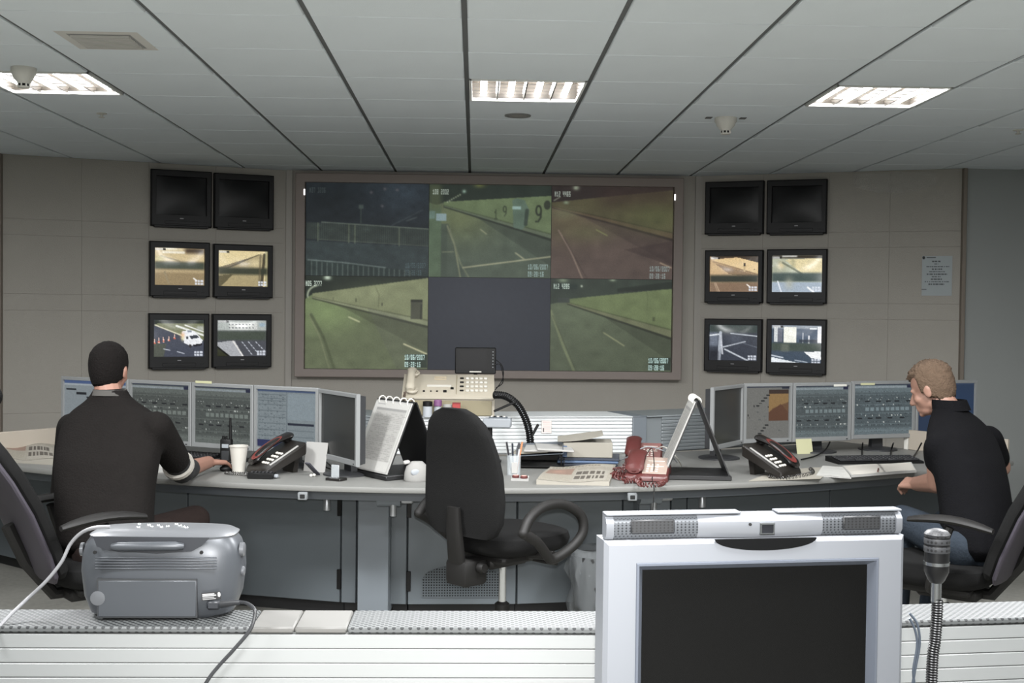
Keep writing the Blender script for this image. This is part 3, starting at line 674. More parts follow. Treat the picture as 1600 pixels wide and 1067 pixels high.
LBs = ['switched-off wall monitor, top row, outer of the left bank', 'switched-off wall monitor, top row, next to the video wall on its left',
       'wall monitor showing beige tunnel road, middle row, outer of the left bank', 'wall monitor showing tunnel road rising to the right, left bank',
       'wall monitor showing white van and traffic cones', 'wall monitor showing grey road and pale building, bottom of left bank',
       'switched-off wall monitor, top row, next to the video wall on its right', 'switched-off wall monitor, top row, outer of the right bank',
       'wall monitor showing orange-beige tunnel, middle row of right bank', 'wall monitor showing tunnel with bluish road, middle row of right bank',
       'wall monitor showing dark view with white pole and barrier, right bank', 'wall monitor showing bright white columns and dark road, right bank']
for k, (bx, pc) in enumerate(zip(Lb, [None, None, a, b, c, d])): tubeset(*bx, EL, RZL, pc, LBs[k])
for k, (bx, pc) in enumerate(zip(Rb, [None, None, e, f, g, h])): tubeset(*bx, AR, RZR, pc, LBs[6 + k])

# notice sheet and crumpled film on the right bay
nR = Vector((math.sin(RZR), -math.cos(RZR), 0))
pa, pb = atplane(1441, 400, AR + nR * 0.004, nR), atplane(1487, 462, AR + nR * 0.004, nR)
nw, nh = math.hypot(pb.x - pa.x, pb.y - pa.y), pa.z - pb.z
np_ = Pic(66, 88, (160, 167, 169), 31)
np_.disc(0.06, 0.05, 0.045, 0.04, (40, 42, 44)).rect(0.15, 0.035, 0.45, 0.06, (70, 74, 76), 0.9)
rr = random.Random(5)
for k, (x0, x1) in enumerate(((0.33, 0.62), (0.41, 0.55), (0.15, 0.9), (0.33, 0.67), (0.25, 0.75), (0.17, 0.84), (0.34, 0.62), (0.3, 0.67), (0.1, 0.9), (0.22, 0.74))):
    x = x0
    while x < x1:
        q = rr.uniform(0.03, 0.1); np_.rect(x, 0.13 + k * 0.063, min(x + q, x1), 0.158 + k * 0.063, (74, 78, 80), 0.9); x += q + 0.02
np_.rect(0.0, 0.83, 0.17, 0.85, (90, 94, 96), 0.8)
mid = (pa + pb) / 2
nt_ = thing('notice_sheet', 'white printed notice taped to the beige cloth wall', 'notice', (mid.x, mid.y, mid.z), RZR)
MB().box((0, 0.0015, 0), (nw, 0.002, nh)).build('paper', mat('notice_paper', (160, 167, 169), 0.8), nt_)
picture('print', np_, nw, nh, vcol_mat('paper_print', 0, 1, 0.7), nt_, (0, 0.0, 0))
pc = atplane(1398, 285, AR + nR * 0.02, nR)
fl = MB(); NX, NZ = 40, 14; vs = []; fs = []; rn = random.Random(8)
for j in range(NZ + 1):
    for i in range(NX + 1):
        u, q = i / NX, j / NZ
        vs.append((pc + Vector((math.cos(RZR), math.sin(RZR), 0)) * ((u - 0.5) * 0.62)) + nR * rn.uniform(-0.008, 0.012) + Vector((0, 0, 0.075 - (0.05 + 0.11 * math.sin(math.pi * (0.15 + 0.7 * u))) * q)))
for j in range(NZ):
    for i in range(NX): fs.append((j * (NX + 1) + i, j * (NX + 1) + i + 1, (j + 1) * (NX + 1) + i + 1, (j + 1) * (NX + 1) + i))
film = mat('clear_film', (220, 222, 220), 0.12, alpha=0.10, spec=0.8)
tag(fl.add(vs, fs).build('plastic_film', film, smooth=180), 'strip of clear crumpled plastic film at the top of the right cloth wall', 'film')

# ================================================================ REAR CONSOLE
DZ = 0.74
def fy(x): return 5.5 + (0.142 if x < -0.15 else 0.115) * (x + 0.15) ** 2
def off(x, d, z=0.0):
    s = 2 * (0.142 if x < -0.15 else 0.115) * (x + 0.15); n = Vector((-s, 1, 0)).normalized()
    return Vector((x, fy(x), 0)) + n * d + Vector((0, 0, z))
def pxof(p): return 741.5 + F_PX * p.x / p.y
def solve(px, d):
    a, b = -3.6, 3.6
    for _ in range(50):
        m = (a + b) / 2
        if pxof(off(m, d)) < px: a = m
        else: b = m
    return (a + b) / 2
M_TOP = mat('grey_beige_laminate', (106, 106, 103), 0.45, var=0.03, vscale=20)
M_RAIL = mat('dark_rail', (62, 66, 70), 0.5)
M_CAB = mat('blue_grey_enamel', (80, 86, 90), 0.5, var=0.03, vscale=5)
M_CABL = mat('light_blue_grey_enamel', (98, 104, 109), 0.5, var=0.02, vscale=5)
M_STEEL = mat('brushed_steel', (150, 152, 154), 0.35, metal=0.8)
M_WHITE = mat('white_slat_enamel', (196, 199, 199), 0.38)
M_RISERGREY = mat('grey_slat_enamel', (112, 117, 119), 0.45)
M_PLINTH = mat('plinth_black', (26, 26, 27), 0.7)

X0, X1 = -2.75, 3.05
top = thing('console_worktop', 'long curved grey worktop of the rear control console', 'desk', (0, 5.6, 0))
def strip(sec, n=56, a=X0, b=X1):
    return MB().loft([[off(a + (b - a) * i / n, d, z) for d, z in sec] for i in range(n + 1)])
strip([(0.004, 0.712), (0.0, 0.724), (0.004, 0.736), (0.016, DZ), (1.2, DZ), (1.2, 0.708), (0.016, 0.708)]).build('slab', M_TOP, top, world=True)
strip([(0.05, 0.668), (0.05, 0.708), (0.085, 0.708), (0.085, 0.668)]).build('under_rail', M_RAIL, top, world=True)
def bracket(px, drum):
    x = solve(px, 0.2); p = off(x, 0.0); q = off(x, 1.0); rz = math.atan2(q.y - p.y, q.x - p.x) - math.pi / 2
    T = Tm((p.x, p.y, 0), rz=rz)
    if not drum:
        MB().loft([[Vector((-0.11, 0.1, 0.702)), Vector((0.11, 0.1, 0.702)), Vector((0.09, 0.1, 0.665)), Vector((-0.09, 0.1, 0.665))],
                   [Vector((-0.11, 0.5, 0.702)), Vector((0.11, 0.5, 0.702)), Vector((0.10, 0.5, 0.60)), Vector((-0.10, 0.5, 0.60))]], T).build('support_arm', M_CABL, top, world=True)
        MB().lathe([(0.018, 0.6), (0.018, 0.645), (0.012, 0.66)], 14, T @ Tm((-0.02, 0.16, 0.0))).build('levelling_foot', M_STEEL, top, world=True)
    else:
        MB().tube([T @ Vector((-0.055, 0.14, 0.665)), T @ Vector((0.055, 0.14, 0.665))], 0.036, 16).build('lift_motor', M_CABL, top, world=True)
        MB().box((0.085, 0.14, 0.675), (0.06, 0.05, 0.06), 0.006, T).build('motor_bracket', M_STEEL, top, world=True)
        MB().lathe([(0.016, 0.585), (0.016, 0.64)], 12, T @ Tm((0.02, 0.13, 0))).build('levelling_foot', M_STEEL, top, world=True)
for px, dr in ((524, False), (614, True), (1012, True), (1103, False)): bracket(px, dr)
for px in (477, 992):
    x = solve(px, 0.0); p = off(x, -0.004, 0.69)
    MB().box(p, (0.045, 0.03, 0.036), 0.004).build('cable_socket', mat('socket_grey', (104, 107, 109), 0.5), top, world=True)
    MB().box(p + Vector((0, -0.014, 0.0)), (0.022, 0.01, 0.018), 0.002).build('socket_hole', M_DARKHOLE, top, world=True)

# cabinets under the worktop, each one a unit of its own
def unit(pa, pb, label, door=True, d=0.52, z0=0.07, hinge=0, lock=None, m=M_CAB, vent=False, name='desk_cabinet', depth=0.42):
    A, B = off(solve(pa, d), d), off(solve(pb, d), d); L = (B - A).length - 0.003
    rz = math.atan2(B.y - A.y, B.x - A.x); c = (A + B) / 2
    t = thing(name, label, 'cabinet' if door else 'panel', (c.x, c.y, 0), rz, 'cabinet fronts under the rear console')
    tp = (L / 2 - 0.002) * (1 - depth / 3.3); MB().loft([[Vector((x, y, z)) for x, y in ((-L / 2 + 0.002, 0.025), (L / 2 - 0.002, 0.025), (tp, 0.025 + depth), (-tp, 0.025 + depth))] for z in (z0, 0.69)]).build('body', m, t, smooth=0)
    MB().box((0, 0.05 + depth / 2, z0 / 2), (L - 0.01, depth - 0.02, z0)).build('plinth', M_PLINTH, t)
    f = MB().box((0, 0.013, (z0 + 0.688) / 2), (L - 0.006, 0.022, 0.688 - z0 - 0.004), 0.002).build('door' if door else 'front_panel', m, t)
    if hinge:
        for z in (0.19, 0.56):
            MB().box((hinge * (L / 2 - 0.006), 0.0, z), (0.022, 0.012, 0.1), 0.002).build('hinge', M_BLACK, f)
    if lock is not None:
        MB().lathe([(0.016, 0), (0.016, 0.006), (0.009, 0.009)], 14, Tm((lock * (L / 2 - 0.03), 0.002, 0.64), rx=R(90))).build('lock', M_BLACK, f)
    if vent:
        g = MB(); w2, h2 = 0.2, 0.16
        def hh(x): return h2 * (0.55 + 0.45 * math.sqrt(max(0, 1 - (x / w2) ** 2)))
        N = 30
        g2 = MB().prism([(-w2, 0)] + [(w2, 0)] + [(x, hh(x)) for x in np.linspace(w2, -w2, 21)], 0.001, Tm((0, 0.0015, 0.11), rx=R(90)))
        g2.build('vent_opening', M_DARKHOLE, f)
        for i in range(N + 1):
            x = -w2 + 2 * w2 * i / N; g.box((x, -0.001, 0.11 + hh(x) / 2), (0.006, 0.003, hh(x)))
        for k in range(12):
            z = k * 0.0133
            xs = w2 if z < h2 * 0.55 else w2 * math.sqrt(max(0, 1 - ((z / h2 - 0.55) / 0.45) ** 2))
            g.box((0, -0.001, 0.11 + z), (2 * xs, 0.003, 0.006))
        tag(g.build('vent_mesh', m, f), kind='stuff')
    return t
unit(-60, 112, 'blue-grey cabinet under the console at far left')
unit(112, 298, 'blue-grey cabinet with a round lock under the left desk behind the man', lock=1)
unit(298, 536, 'wide blue-grey cabinet between the left man and the pillar', hinge=1)
unit(536, 561, 'narrow filler panel left of the left console pillar', door=False)
unit(561, 612, 'lighter console pillar left of the empty chair', door=False, d=0.44, z0=0.045, m=M_CABL, name='console_pillar', depth=0.3)
unit(612, 640, 'narrow filler panel right of the left console pillar', door=False)
unit(640, 812, 'cabinet with meshed vent behind the empty chair', hinge=-1, vent=True, d=0.52)
unit(812, 978, 'plain cabinet behind the plastic bin bag')
unit(978, 1003, 'narrow filler panel left of the right console pillar', door=False, hinge=0)
unit(1003, 1054, 'lighter console pillar behind the big monitor', door=False, d=0.44, z0=0.045, m=M_CABL, name='console_pillar', depth=0.3)
unit(1054, 1080, 'narrow filler panel right of the right console pillar', door=False)
unit(1080, 1307, 'blue-grey cabinet with a round lock left of the right man', lock=1)
unit(1307, 1500, 'blue-grey cabinet behind the knees of the right man')
unit(1500, 1640, 'blue-grey cabinet under the console at far right')

# risers at the back of the worktop
def riser(A, B, label, m, n=10, z1=0.955, depth=0.34, slat_from=0.0, post=None):
    A, B = Vector(A), Vector(B); L = (B - A).length; rz = math.atan2(B.y - A.y, B.x - A.x)
    t = thing('console_riser', label, 'console', (A.x, A.y, DZ), rz, 'slatted risers of the rear console')
    h = z1 - DZ
    MB().box((L / 2, 0.012 + depth / 2, h / 2 - 0.004), (L - 0.002, depth, h - 0.008)).build('body', m, t)
    MB().box((L / 2, 0.006 + depth / 2, h - 0.004), (L - 0.001, depth + 0.02, 0.008), 0.003).build('cap', m, t)
    for k in range(n):
        MB().box((slat_from + (L - slat_from) / 2, 0.008, 0.004 + (k + 0.5) * (h - 0.012) / n), (L - slat_from - 0.004, 0.012, (h - 0.012) / n - 0.002), 0.003).build('slat', m, t)
    return t
RA, RB = off(-0.62, 1.2), off(solve(992, 1.2), 1.2)
riser(RA, RB, 'white slatted riser in the middle of the rear console', M_WHITE)
RC = off(solve(1014, 1.2), 1.2)
dpt = (RC - RB)
pst = thing('riser_post', 'plain grey post at the right end of the white riser', 'post', ((RB.x + RC.x) / 2, (RB.y + RC.y) / 2, DZ), math.atan2(dpt.y, dpt.x))
MB().box((0, 0.17, 0.106), (dpt.length, 0.34, 0.212), 0.003).build('column', M_CABL, pst)
MB().box((0, 0.17, 0.214), (dpt.length + 0.004, 0.345, 0.006), 0.002).build('cap', M_CABL, pst)
riser(RC, off(2.9, 1.2), 'grey slatted riser behind the right monitors', M_RISERGREY, slat_from=0.11)
riser(off(-2.7, 1.2), RA - Vector((0.005, 0, 0)), 'grey slatted riser behind the left monitors', M_RISERGREY)
# low end screens
M_ENDSCR = mat('beige_end_screen', (150, 142, 130), 0.9, var=0.04)
for xx, sgn, lb in ((X0 + 0.02, -1, 'low beige end screen on the left end of the worktop'), (X1 - 0.02, 1, 'low beige end screen on the right end of the worktop')):
    A, B = off(xx, 0.02), off(xx, 0.66); L = (B - A).length
    t = thing('end_screen', lb, 'screen panel', (A.x, A.y, DZ), math.atan2(B.y - A.y, B.x - A.x))
    MB().box((L / 2, 0, 0.06), (L, 0.02, 0.12), 0.003).build('panel', M_ENDSCR, t)
    MB().box((L + 0.015, 0, 0.064), (0.03, 0.026, 0.128), 0.003).build('end_post', M_OFFWHITE, t)

# ================================================================ DESK MONITORS
M_SILV = mat('silver_plastic', (128, 130, 130), 0.4, metal=0.15)
M_MONBACK = mat('monitor_back', (40, 41, 43), 0.5)
M_DARKLCD = mat('dark_lcd', (44, 45, 44), 0.25)
def chart(seed, tint, W=96, H=76, off_=0.0):
    p = Pic(W, H, tint, seed); q = tuple(int(c * 0.72) for c in tint); lt = tuple(min(255, int(c * 1.35)) for c in tint); dk = (26, 28, 30)
    p.rect(0, 0, 1, 0.03, (60, 66, 78)).rect(0, 0.035, 1, 0.075, (150, 160, 166), 0.7).rect(0.9, 0.03, 0.99, 0.08, (34, 38, 60))
    p.rect(0, 0.17, 1, 0.86, q, 0.75, 0.04)
    rn = p.rng
    for y in (0.13, 0.2, 0.27, 0.34, 0.4, 0.57, 0.63, 0.72, 0.78, 0.85, 0.91):
        p.rect(0, y, 1, y + 0.008, lt, 0.35)
        for x in np.arange(0.03, 0.97, 0.025):
            if rn.random() < 0.6: p.rect(x, y + 0.012, x + 0.012, y + 0.03, lt if rn.random() < 0.5 else dk, 0.45)
    for x in (0.17, 0.35, 0.52, 0.67, 0.87): p.rect(x + off_, 0.33, x + 0.085 + off_, 0.355, dk)
    for x in (0.04, 0.22, 0.36, 0.55, 0.76): p.rect(x + off_, 0.66, x + 0.085 + off_, 0.685, dk)
    for x in np.arange(0.2, 0.95, 0.085): p.rect(x, 0.465, x + 0.06, 0.525, lt, 0.75)
    for _ in range(26): x, y = rn.random() * 0.94 + 0.03, rn.choice([0.26, 0.3, 0.4, 0.61, 0.74]); p.rect(x, y, x + 0.012, y + 0.018, (215, 220, 215), 0.8)
    return p.grain(0.05)
def page(seed):
    p = Pic(96, 76, (124, 134, 138), seed); rn = p.rng
    p.rect(0, 0, 1, 0.04, (70, 84, 110)).rect(0.52, 0.06, 0.98, 0.5, (132, 144, 150), 0.9).rect(0.5, 0.04, 0.515, 0.94, (96, 106, 112))
    for y in np.arange(0.08, 0.85, 0.035):
        p.rect(0.02, y, 0.49, y + 0.006, (88, 98, 102), 0.7)
        for x in np.arange(0.03, 0.45, 0.05):
            if rn.random() < 0.6: p.rect(x, y + 0.01, x + rn.random() * 0.04, y + 0.022, (74, 82, 88), 0.7)
        if y > 0.6: p.rect(0.53, y, 0.96, y + 0.006, (90, 100, 104), 0.6)
    p.rect(0.52, 0.555, 0.96, 0.59, (30, 36, 50)).rect(0.0, 0.86, 0.5, 0.97, (38, 44, 84)).rect(0.52, 0.9, 0.96, 0.915, (36, 40, 52))
    return p.grain(0.03)
def statuspage(seed):
    p = Pic(80, 64, (128, 136, 140), seed); p.rect(0, 0, 1, 0.06, (70, 88, 126)).rect(0, 0.06, 1, 0.1, (170, 178, 184), 0.6)
    for k in range(5): p.rect(0.04 + k * 0.16, 0.15 + k * 0.075, 0.2 + k * 0.16, 0.185 + k * 0.075, (24, 26, 30))
    return p.grain(0.02)
def mappage(seed):
    p = Pic(84, 76, (112, 112, 108), seed); p.rect(0, 0, 1, 0.03, (52, 58, 70)).rect(0.82, 0.0, 1, 0.05, (36, 40, 52))
    p.rect(0.52, 0.06, 0.98, 0.66, (104, 76, 52)).poly([(0.52, 0.12), (0.98, 0.15), (0.98, 0.3), (0.62, 0.42), (0.52, 0.5)], (140, 112, 72)).rect(0.52, 0.06, 0.98, 0.14, (52, 40, 34), 0.9).poly([(0.52, 0.5), (0.8, 0.34), (0.98, 0.5), (0.98, 0.66), (0.52, 0.66)], (92, 62, 44))
    for k in range(5): p.rect(0.46 - k * 0.055, 0.16 + k * 0.05, 0.55 - k * 0.06, 0.185 + k * 0.05, (26, 28, 28)); p.rect(0.44 - k * 0.05, 0.72 + k * 0.055, 0.52 - k * 0.05, 0.745 + k * 0.055, (26, 28, 28))
    for x, y in ((0.18, 0.36), (0.27, 0.37), (0.05, 0.53), (0.08, 0.58), (0.25, 0.92), (0.33, 0.92), (0.5, 0.38)): p.rect(x, y, x + 0.02, y + 0.03, (30, 32, 32))
    for x, y in ((0.25, 0.48), (0.3, 0.62), (0.2, 0.8), (0.75, 0.83), (0.4, 0.56)): p.rect(x, y, x + 0.05, y + 0.02, (86, 90, 88), 0.8)
    return p.grain(0.03)
def desk_monitor(P, Q, ztop, h, label, pic, flip=0, lit=True):
    """P, Q: left and right top corners in plan (viewer's left and right)"""
    P, Q = Vector((P.x, P.y, 0)), Vector((Q.x, Q.y, 0)); w = (Q - P).length - 0.004; rz = math.atan2(Q.y - P.y, Q.x - P.x); c = (P + Q) / 2
    t = thing('desk_monitor', label, 'monitor', (c.x, c.y, DZ), rz, 'silver-framed monitors on the rear console')
    zb = ztop - DZ - h
    bz = MB().frame(w, h, 0.017, 0.017, 0.018, 0.024, -0.012, 0.008, rec=0.004, ch=0.003); bz.v = [v + Vector((0, 0, zb)) for v in bz.v]
    bz.build('bezel', M_SILV, t)
    MB().rects([(-w / 2 + 0.006, w / 2 - 0.006, zb + 0.006, zb + h - 0.006, 0.006), (-w / 2 + 0.012, w / 2 - 0.012, zb + 0.012, zb + h - 0.012, 0.042),
                (-w * 0.3, w * 0.3, zb + h * 0.2, zb + h * 0.8, 0.068)]).build('back_shell', M_MONBACK, t)
    sw, sh = w - 0.036, h - 0.044; zc = zb + 0.024 + sh / 2
    if pic is not None: picture('screen', pic, sw, sh, M_SCREEN, t, (0, -0.002, zc))
    else: MB().box((0, 0.002, zc), (sw, 0.004, sh)).build('screen', M_DARKLCD, t)
    MB().loft([[Vector((-0.04, 0.05, 0.01)), Vector((0.04, 0.05, 0.01)), Vector((0.04, 0.085, 0.01)), Vector((-0.04, 0.085, 0.01))],
               [Vector((-0.03, 0.046, zb + h * 0.45)), Vector((0.03, 0.046, zb + h * 0.45)), Vector((0.03, 0.07, zb + h * 0.45)), Vector((-0.03, 0.07, zb + h * 0.45))]]).build('neck', M_MONBACK, t)
    MB().lathe([(0.115, 0.0), (0.115, 0.008), (0.09, 0.014), (0.03, 0.018)], 28, Tm((0, 0.045, 0.0))).build('base', M_MONBACK, t)
    MB().box((w / 2 - 0.03, -0.0125, zb + 0.011), (0.012, 0.003, 0.006), 0.001).build('power_button', M_MONBACK, t)
    return t
PL0 = Vector((-0.784, 6.1, 0)); aL = R(-28); nL = Vector((math.sin(aL), -math.cos(aL), 0))
xs = [97, 203, 301, 398, 500]; ptsL = [atplane(x, 600, PL0, nL) for x in xs]
lb = ['silver-framed monitor left of the left man showing stepped black bars', 'silver-framed monitor half behind the right shoulder of the left man',
      'silver-framed monitor with grey road diagram behind the walkie-talkie', 'silver-framed monitor with blue-grey text page behind the black and red phone']
pics = [statuspage(41), chart(42, (92, 98, 94)), chart(43, (94, 100, 96), off_=0.03), page(44)]
for k in range(4): desk_monitor(ptsL[k], ptsL[k + 1], 1.153, 0.345, lb[k], pics[k])
desk_monitor(ptsL[4], ptsL[4] + Vector((math.cos(R(-59)), math.sin(R(-59)), 0)) * 0.455, 1.15, 0.345, 'dark silver-framed monitor turned sideways beside the left flip-chart easel', None)
PR0 = at(1160, 600, 6.84); aR = R(17.8); nR2 = Vector((math.sin(aR), -math.cos(aR), 0))
xr = [1161, 1238, 1330, 1430, 1526]; ptsR = [atplane(x, 600, PR0, nR2) for x in xr]
lb = ['silver-framed monitor with a brown tunnel picture beside the right flip-chart easel', 'silver-framed monitor with road diagram and a yellow note below it',
      'silver-framed monitor with road diagram in front of the right man', 'silver-framed monitor with plain blue screen behind the right man']
bl = Pic(40, 32, (40, 54, 76), 50); bl.rect(0, 0, 1, 0.04, (70, 80, 96)).blob(0.7, 0.5, 0.5, 0.5, (36, 58, 88), 0.6)
pics = [mappage(46), chart(47, (96, 106, 108)), chart(48, (98, 110, 114), off_=0.02), bl]
for k in range(4): desk_monitor(ptsR[k], ptsR[k + 1], 1.153 + (0.006 if k >= 2 else 0), 0.345, lb[k], pics[k])
desk_monitor(ptsR[0] - Vector((math.cos(R(55)), math.sin(R(55)), 0)) * 0.44, ptsR[0] - Vector((0.004, 0.004, 0)), 1.15, 0.345, 'dark silver-framed monitor turned sideways behind the right flip-chart easel', None)
# paper notes on monitor frames
M_NOTE = mat('pale_yellow_note', (176, 175, 140), 0.8)
pz = atplane(1256, 699, PR0 + nR2 * 0.016, nR2)
nt2 = thing('sticky_note', 'pale yellow sticky note under a right-hand monitor', 'note', (pz.x, pz.y, pz.z), aR)
MB().add([(-0.055, 0, 0.05), (0.05, 0, 0.05), (0.058, -0.012, -0.05), (-0.05, -0.012, -0.05), (-0.055, 0.0012, 0.05), (0.05, 0.0012, 0.05), (0.058, -0.0108, -0.05), (-0.05, -0.0108, -0.05)],
         [(0, 1, 2, 3), (7, 6, 5, 4), (0, 4, 5, 1), (1, 5, 6, 2), (2, 6, 7, 3), (3, 7, 4, 0)]).build('sheet', M_NOTE, nt2)
for px, py, w, pl, n_, aa, lbx, mm in ((318, 597, 0.11, PL0, nL, aL, 'tiny yellow label strip on a left monitor frame', M_NOTE), (1313, 602, 0.09, PR0, nR2, aR, 'white label strip on top frame of a right monitor', M_OFFWHITE),
                                    (1356, 600, 0.1, PR0, nR2, aR, 'yellow label strip on top frame of the right man\'s monitor', M_NOTE)):
    q = atplane(px, py, pl + n_ * 0.0135, n_)
    o = MB().box((0, 0, 0), (w, 0.002, 0.013), 0.0006).build('label_strip', mm); o.location = q; o.rotation_euler = (0, 0, aa); tag(o, lbx, 'label')

# ================================================================ THINGS ON THE REAR CONSOLE
M_CREAM = mat('cream_plastic', (162, 155, 140), 0.45)
M_CREAMD = mat('olive_cream_plastic', (124, 116, 92), 0.55)
M_PHONE = mat('phone_black', (24, 22, 21), 0.3)
M_PHONEB = mat('phone_dark_brown', (26, 23, 20), 0.4)
M_PHRED = mat('phone_red', (96, 42, 38), 0.35)
M_REDP = mat('red_telephone', (78, 37, 35), 0.4)
M_PAPER = mat('white_paper', (152, 151, 148), 0.8, var=0.02)
M_CREAMPAPER = mat('cream_paper', (138, 134, 124), 0.8, var=0.03)
M_KEYW = mat('white_key', (190, 187, 178), 0.5)
M_GREYPL = mat('grey_plastic', (136, 140, 144), 0.5)
M_BLUEF = mat('blue_folder', (74, 92, 118), 0.6)
M_PRINT = vcol_mat('paper_print', 0, 1, 0.7)
ZT = DZ + 0.0005

def phone(px, py, rz, label, mir=1, body=M_PHONEB, hand=M_PHONE, accent=M_PHRED, rise=0.13, key=M_KEYW, s=1.0, leg=True, panel=None):
    b = atz(px, py, ZT)
    t = thing('telephone', label, 'telephone', (b.x, b.y, ZT), rz)
    def X(v): return Vector((v[0] * mir * s, v[1] * s, v[2] * s))
    def pl(x, y, h=0.0):                                     # point on the sloped face
        k = (y + 0.11) / 0.22; return Vector((x, y, 0.03 + (rise - 0.03) * k + h))
    sec = []
    for y, zb in ((-0.112, 0.004), (-0.10, 0.0), (0.10, rise - 0.06 if leg else 0.0), (0.112, rise - 0.05 if leg else 0.006)):
        zt = pl(0, y).z - (0.008 if abs(y) > 0.105 else 0); w = 0.1 - (0.014 if abs(y) > 0.105 else 0)
        sec.append([X((-w, y, zb)), X((w, y, zb)), X((w, y, zt - 0.008)), X((w - 0.01, y, zt)), X((-w + 0.01, y, zt)), X((-w, y, zt - 0.008))])
    MB().loft(sec).build('body', body, t)
    if leg:
        MB().loft([[X((-0.05, 0.06, 0.0)), X((0.05, 0.06, 0.0)), X((0.05, 0.085, 0.0)), X((-0.05, 0.085, 0.0))],
                   [X((-0.05, 0.075, rise - 0.055)), X((0.05, 0.075, rise - 0.055)), X((0.05, 0.1, rise - 0.055)), X((-0.05, 0.1, rise - 0.055))]]).build('prop_leg', body, t)
    # handset along the user's left edge
    hx = -0.058; path, rad = [], []
    rings = []
    for k in range(15):
        q = k / 14; y = -0.105 + 0.215 * q
        bow = 0.022 * math.sin(math.pi * q)
        base = pl(hx, y, 0.018 + bow)
        wx = 0.041 + 0.006 * abs(2 * q - 1) ** 2; hz = 0.012 + 0.008 * abs(2 * q - 1) ** 2
        if k in (0, 14): wx *= 0.6; hz *= 0.6
        rings.append([X(base + Vector((wx * math.cos(2 * math.pi * i / 12), 0, hz * math.sin(2 * math.pi * i / 12)))) for i in range(12)])
    h = MB().loft(rings).build('handset', hand, t)
    for y in (-0.082, 0.085):
        MB().lathe([(0.022, 0.0), (0.028, 0.012)], 14, Tm(X(pl(hx, y, 0.0)))).build('ear_cap', hand, h)
    if accent:
        rg = []
        for zo in (0.0, 0.13):
            ring = []
            for i in range(20):
                a = 2 * math.pi * i / 20; y = -0.03 + 0.08 * math.sin(a); q = (y + 0.105) / 0.215; ph = R(68) + R(46) * math.cos(a)
                wx = (0.041 + 0.006 * abs(2 * q - 1) ** 2) * (0.97 + zo); hz = (0.012 + 0.008 * abs(2 * q - 1) ** 2) * (0.97 + zo)
                ring.append(X(pl(hx, y, 0.018 + 0.022 * math.sin(math.pi * q)) + Vector((wx * math.cos(ph), 0, hz * math.sin(ph))))); continue
                ca = 0.03 * math.cos(a); ring.append(X(pl(hx + ca * 0.95 - zo * 0.5, y, 0.029 + 0.022 * math.sin(math.pi * q) + -9.0 * ca * ca + 0.003 + zo)))
            rg.append(ring)
        MB().loft(rg).build('coloured_inlay', accent, h)
    for r in range(4):
        for c in range(3):
            MB().box((0, 0, 0), (0.014 * s, 0.013 * s, 0.008 * s), 0.002, Tm(X(pl(0.0 + c * 0.022, -0.07 + r * 0.024, 0.002)), rx=math.atan2(rise - 0.03, 0.22))).build('key', key, t)
    MB().box((0, 0, 0), (0.014 * s, 0.17 * s, 0.004 * s), 0.001, Tm(X(pl(0.08, -0.005, 0.002)), rx=math.atan2(rise - 0.03, 0.22))).build('label_strip', M_PAPER, t)
    if panel:
        MB().box((0, 0, 0), (0.115 * s, 0.19 * s, 0.006 * s), 0.002, Tm(X(pl(0.035, 0.0, 0.002)), rx=math.atan2(rise - 0.03, 0.22))).build('white_button_panel', panel, t)
        for yy in (-0.02, 0.04): MB().box((0, 0, 0), (0.08 * s, 0.004 * s, 0.003 * s), 0.0005, Tm(X(pl(0.035, yy, 0.007)), rx=math.atan2(rise - 0.03, 0.22))).build('panel_rib', M_KEYW, t)
    return t
phl = phone(432, 738, R(-52), 'black telephone with red handset inlay beside the white cup', s=1.04, rise=0.15)
phr = phone(1205, 742, R(48), 'black telephone with red handset inlay beside the right flip-chart easel', mir=-1, s=1.06, rise=0.15)
def cord(name, pts, r, turns, m, label, parent=None, rr=0.0016):
    o = MB().tube(coil(pts, r, turns), rr, 5).build(name, m, parent, world=parent is not None)
    if parent is None: tag(o, label, 'cord')
    return o
cord('coiled_cord', [atz(405, 742, 0.752), atz(385, 741, 0.752), atz(352, 738, 0.752)], 0.008, 22, M_PHONE, '', phl)
cord('coiled_cord', [atz(1200, 744, 0.752), atz(1230, 746, 0.752), atz(1268, 739, 0.752), atz(1266, 732, 0.756)], 0.009, 24, M_PHONE, '', phr)
phone(1013, 748, R(-14), 'red telephone with white button panel, the nearer of the two', body=M_REDP, hand=M_REDP, accent=None, rise=0.095, s=1.02, leg=False, panel=mat('pinkish_panel', (150, 134, 124), 0.5))
phone(1006, 722, R(-10), 'red telephone standing behind the other red telephone', body=M_REDP, hand=M_REDP, accent=None, rise=0.1, s=0.98, leg=False, panel=mat('pink_panel', (120, 84, 80), 0.5))
tg = thing('cord_tangle', 'tangle of red coiled telephone cords beside the red telephones', 'cord', atz(980, 738, ZT))
for k, pts in enumerate(([(955, 742), (975, 747), (1000, 740), (990, 734), (965, 738)], [(960, 734), (985, 730), (1000, 728), (975, 725)], [(975, 752), (995, 751), (1003, 757), (1030, 757), (1038, 752)], [(958, 740), (990, 745), (1000, 750)])):
    MB().tube(coil([atz(a_, b_, 0.754 + 0.006 * (k % 2)) for a_, b_ in pts], 0.010, 20), 0.0035, 5).build('coil', M_REDP, tg, world=True)
MB().tube(arc([atz(962, 722, 0.745), at(985, 712, 6.1), at(1010, 698, 6.15), at(1040, 706, 6.1), atz(1058, 722, 0.745)], 8), 0.003, 6).build('grey_lead', M_GREYPL, tg, world=True)
o = MB().tube(arc([at(1004, 722, 5.95), at(1018, 700, 5.95), at(1022, 727, 5.8), at(1019, 748, 5.7), at(1022, 764, 5.49), at(1020, 800, 5.47)], 8), 0.0022, 6).build('thin_cable', M_BLACK)
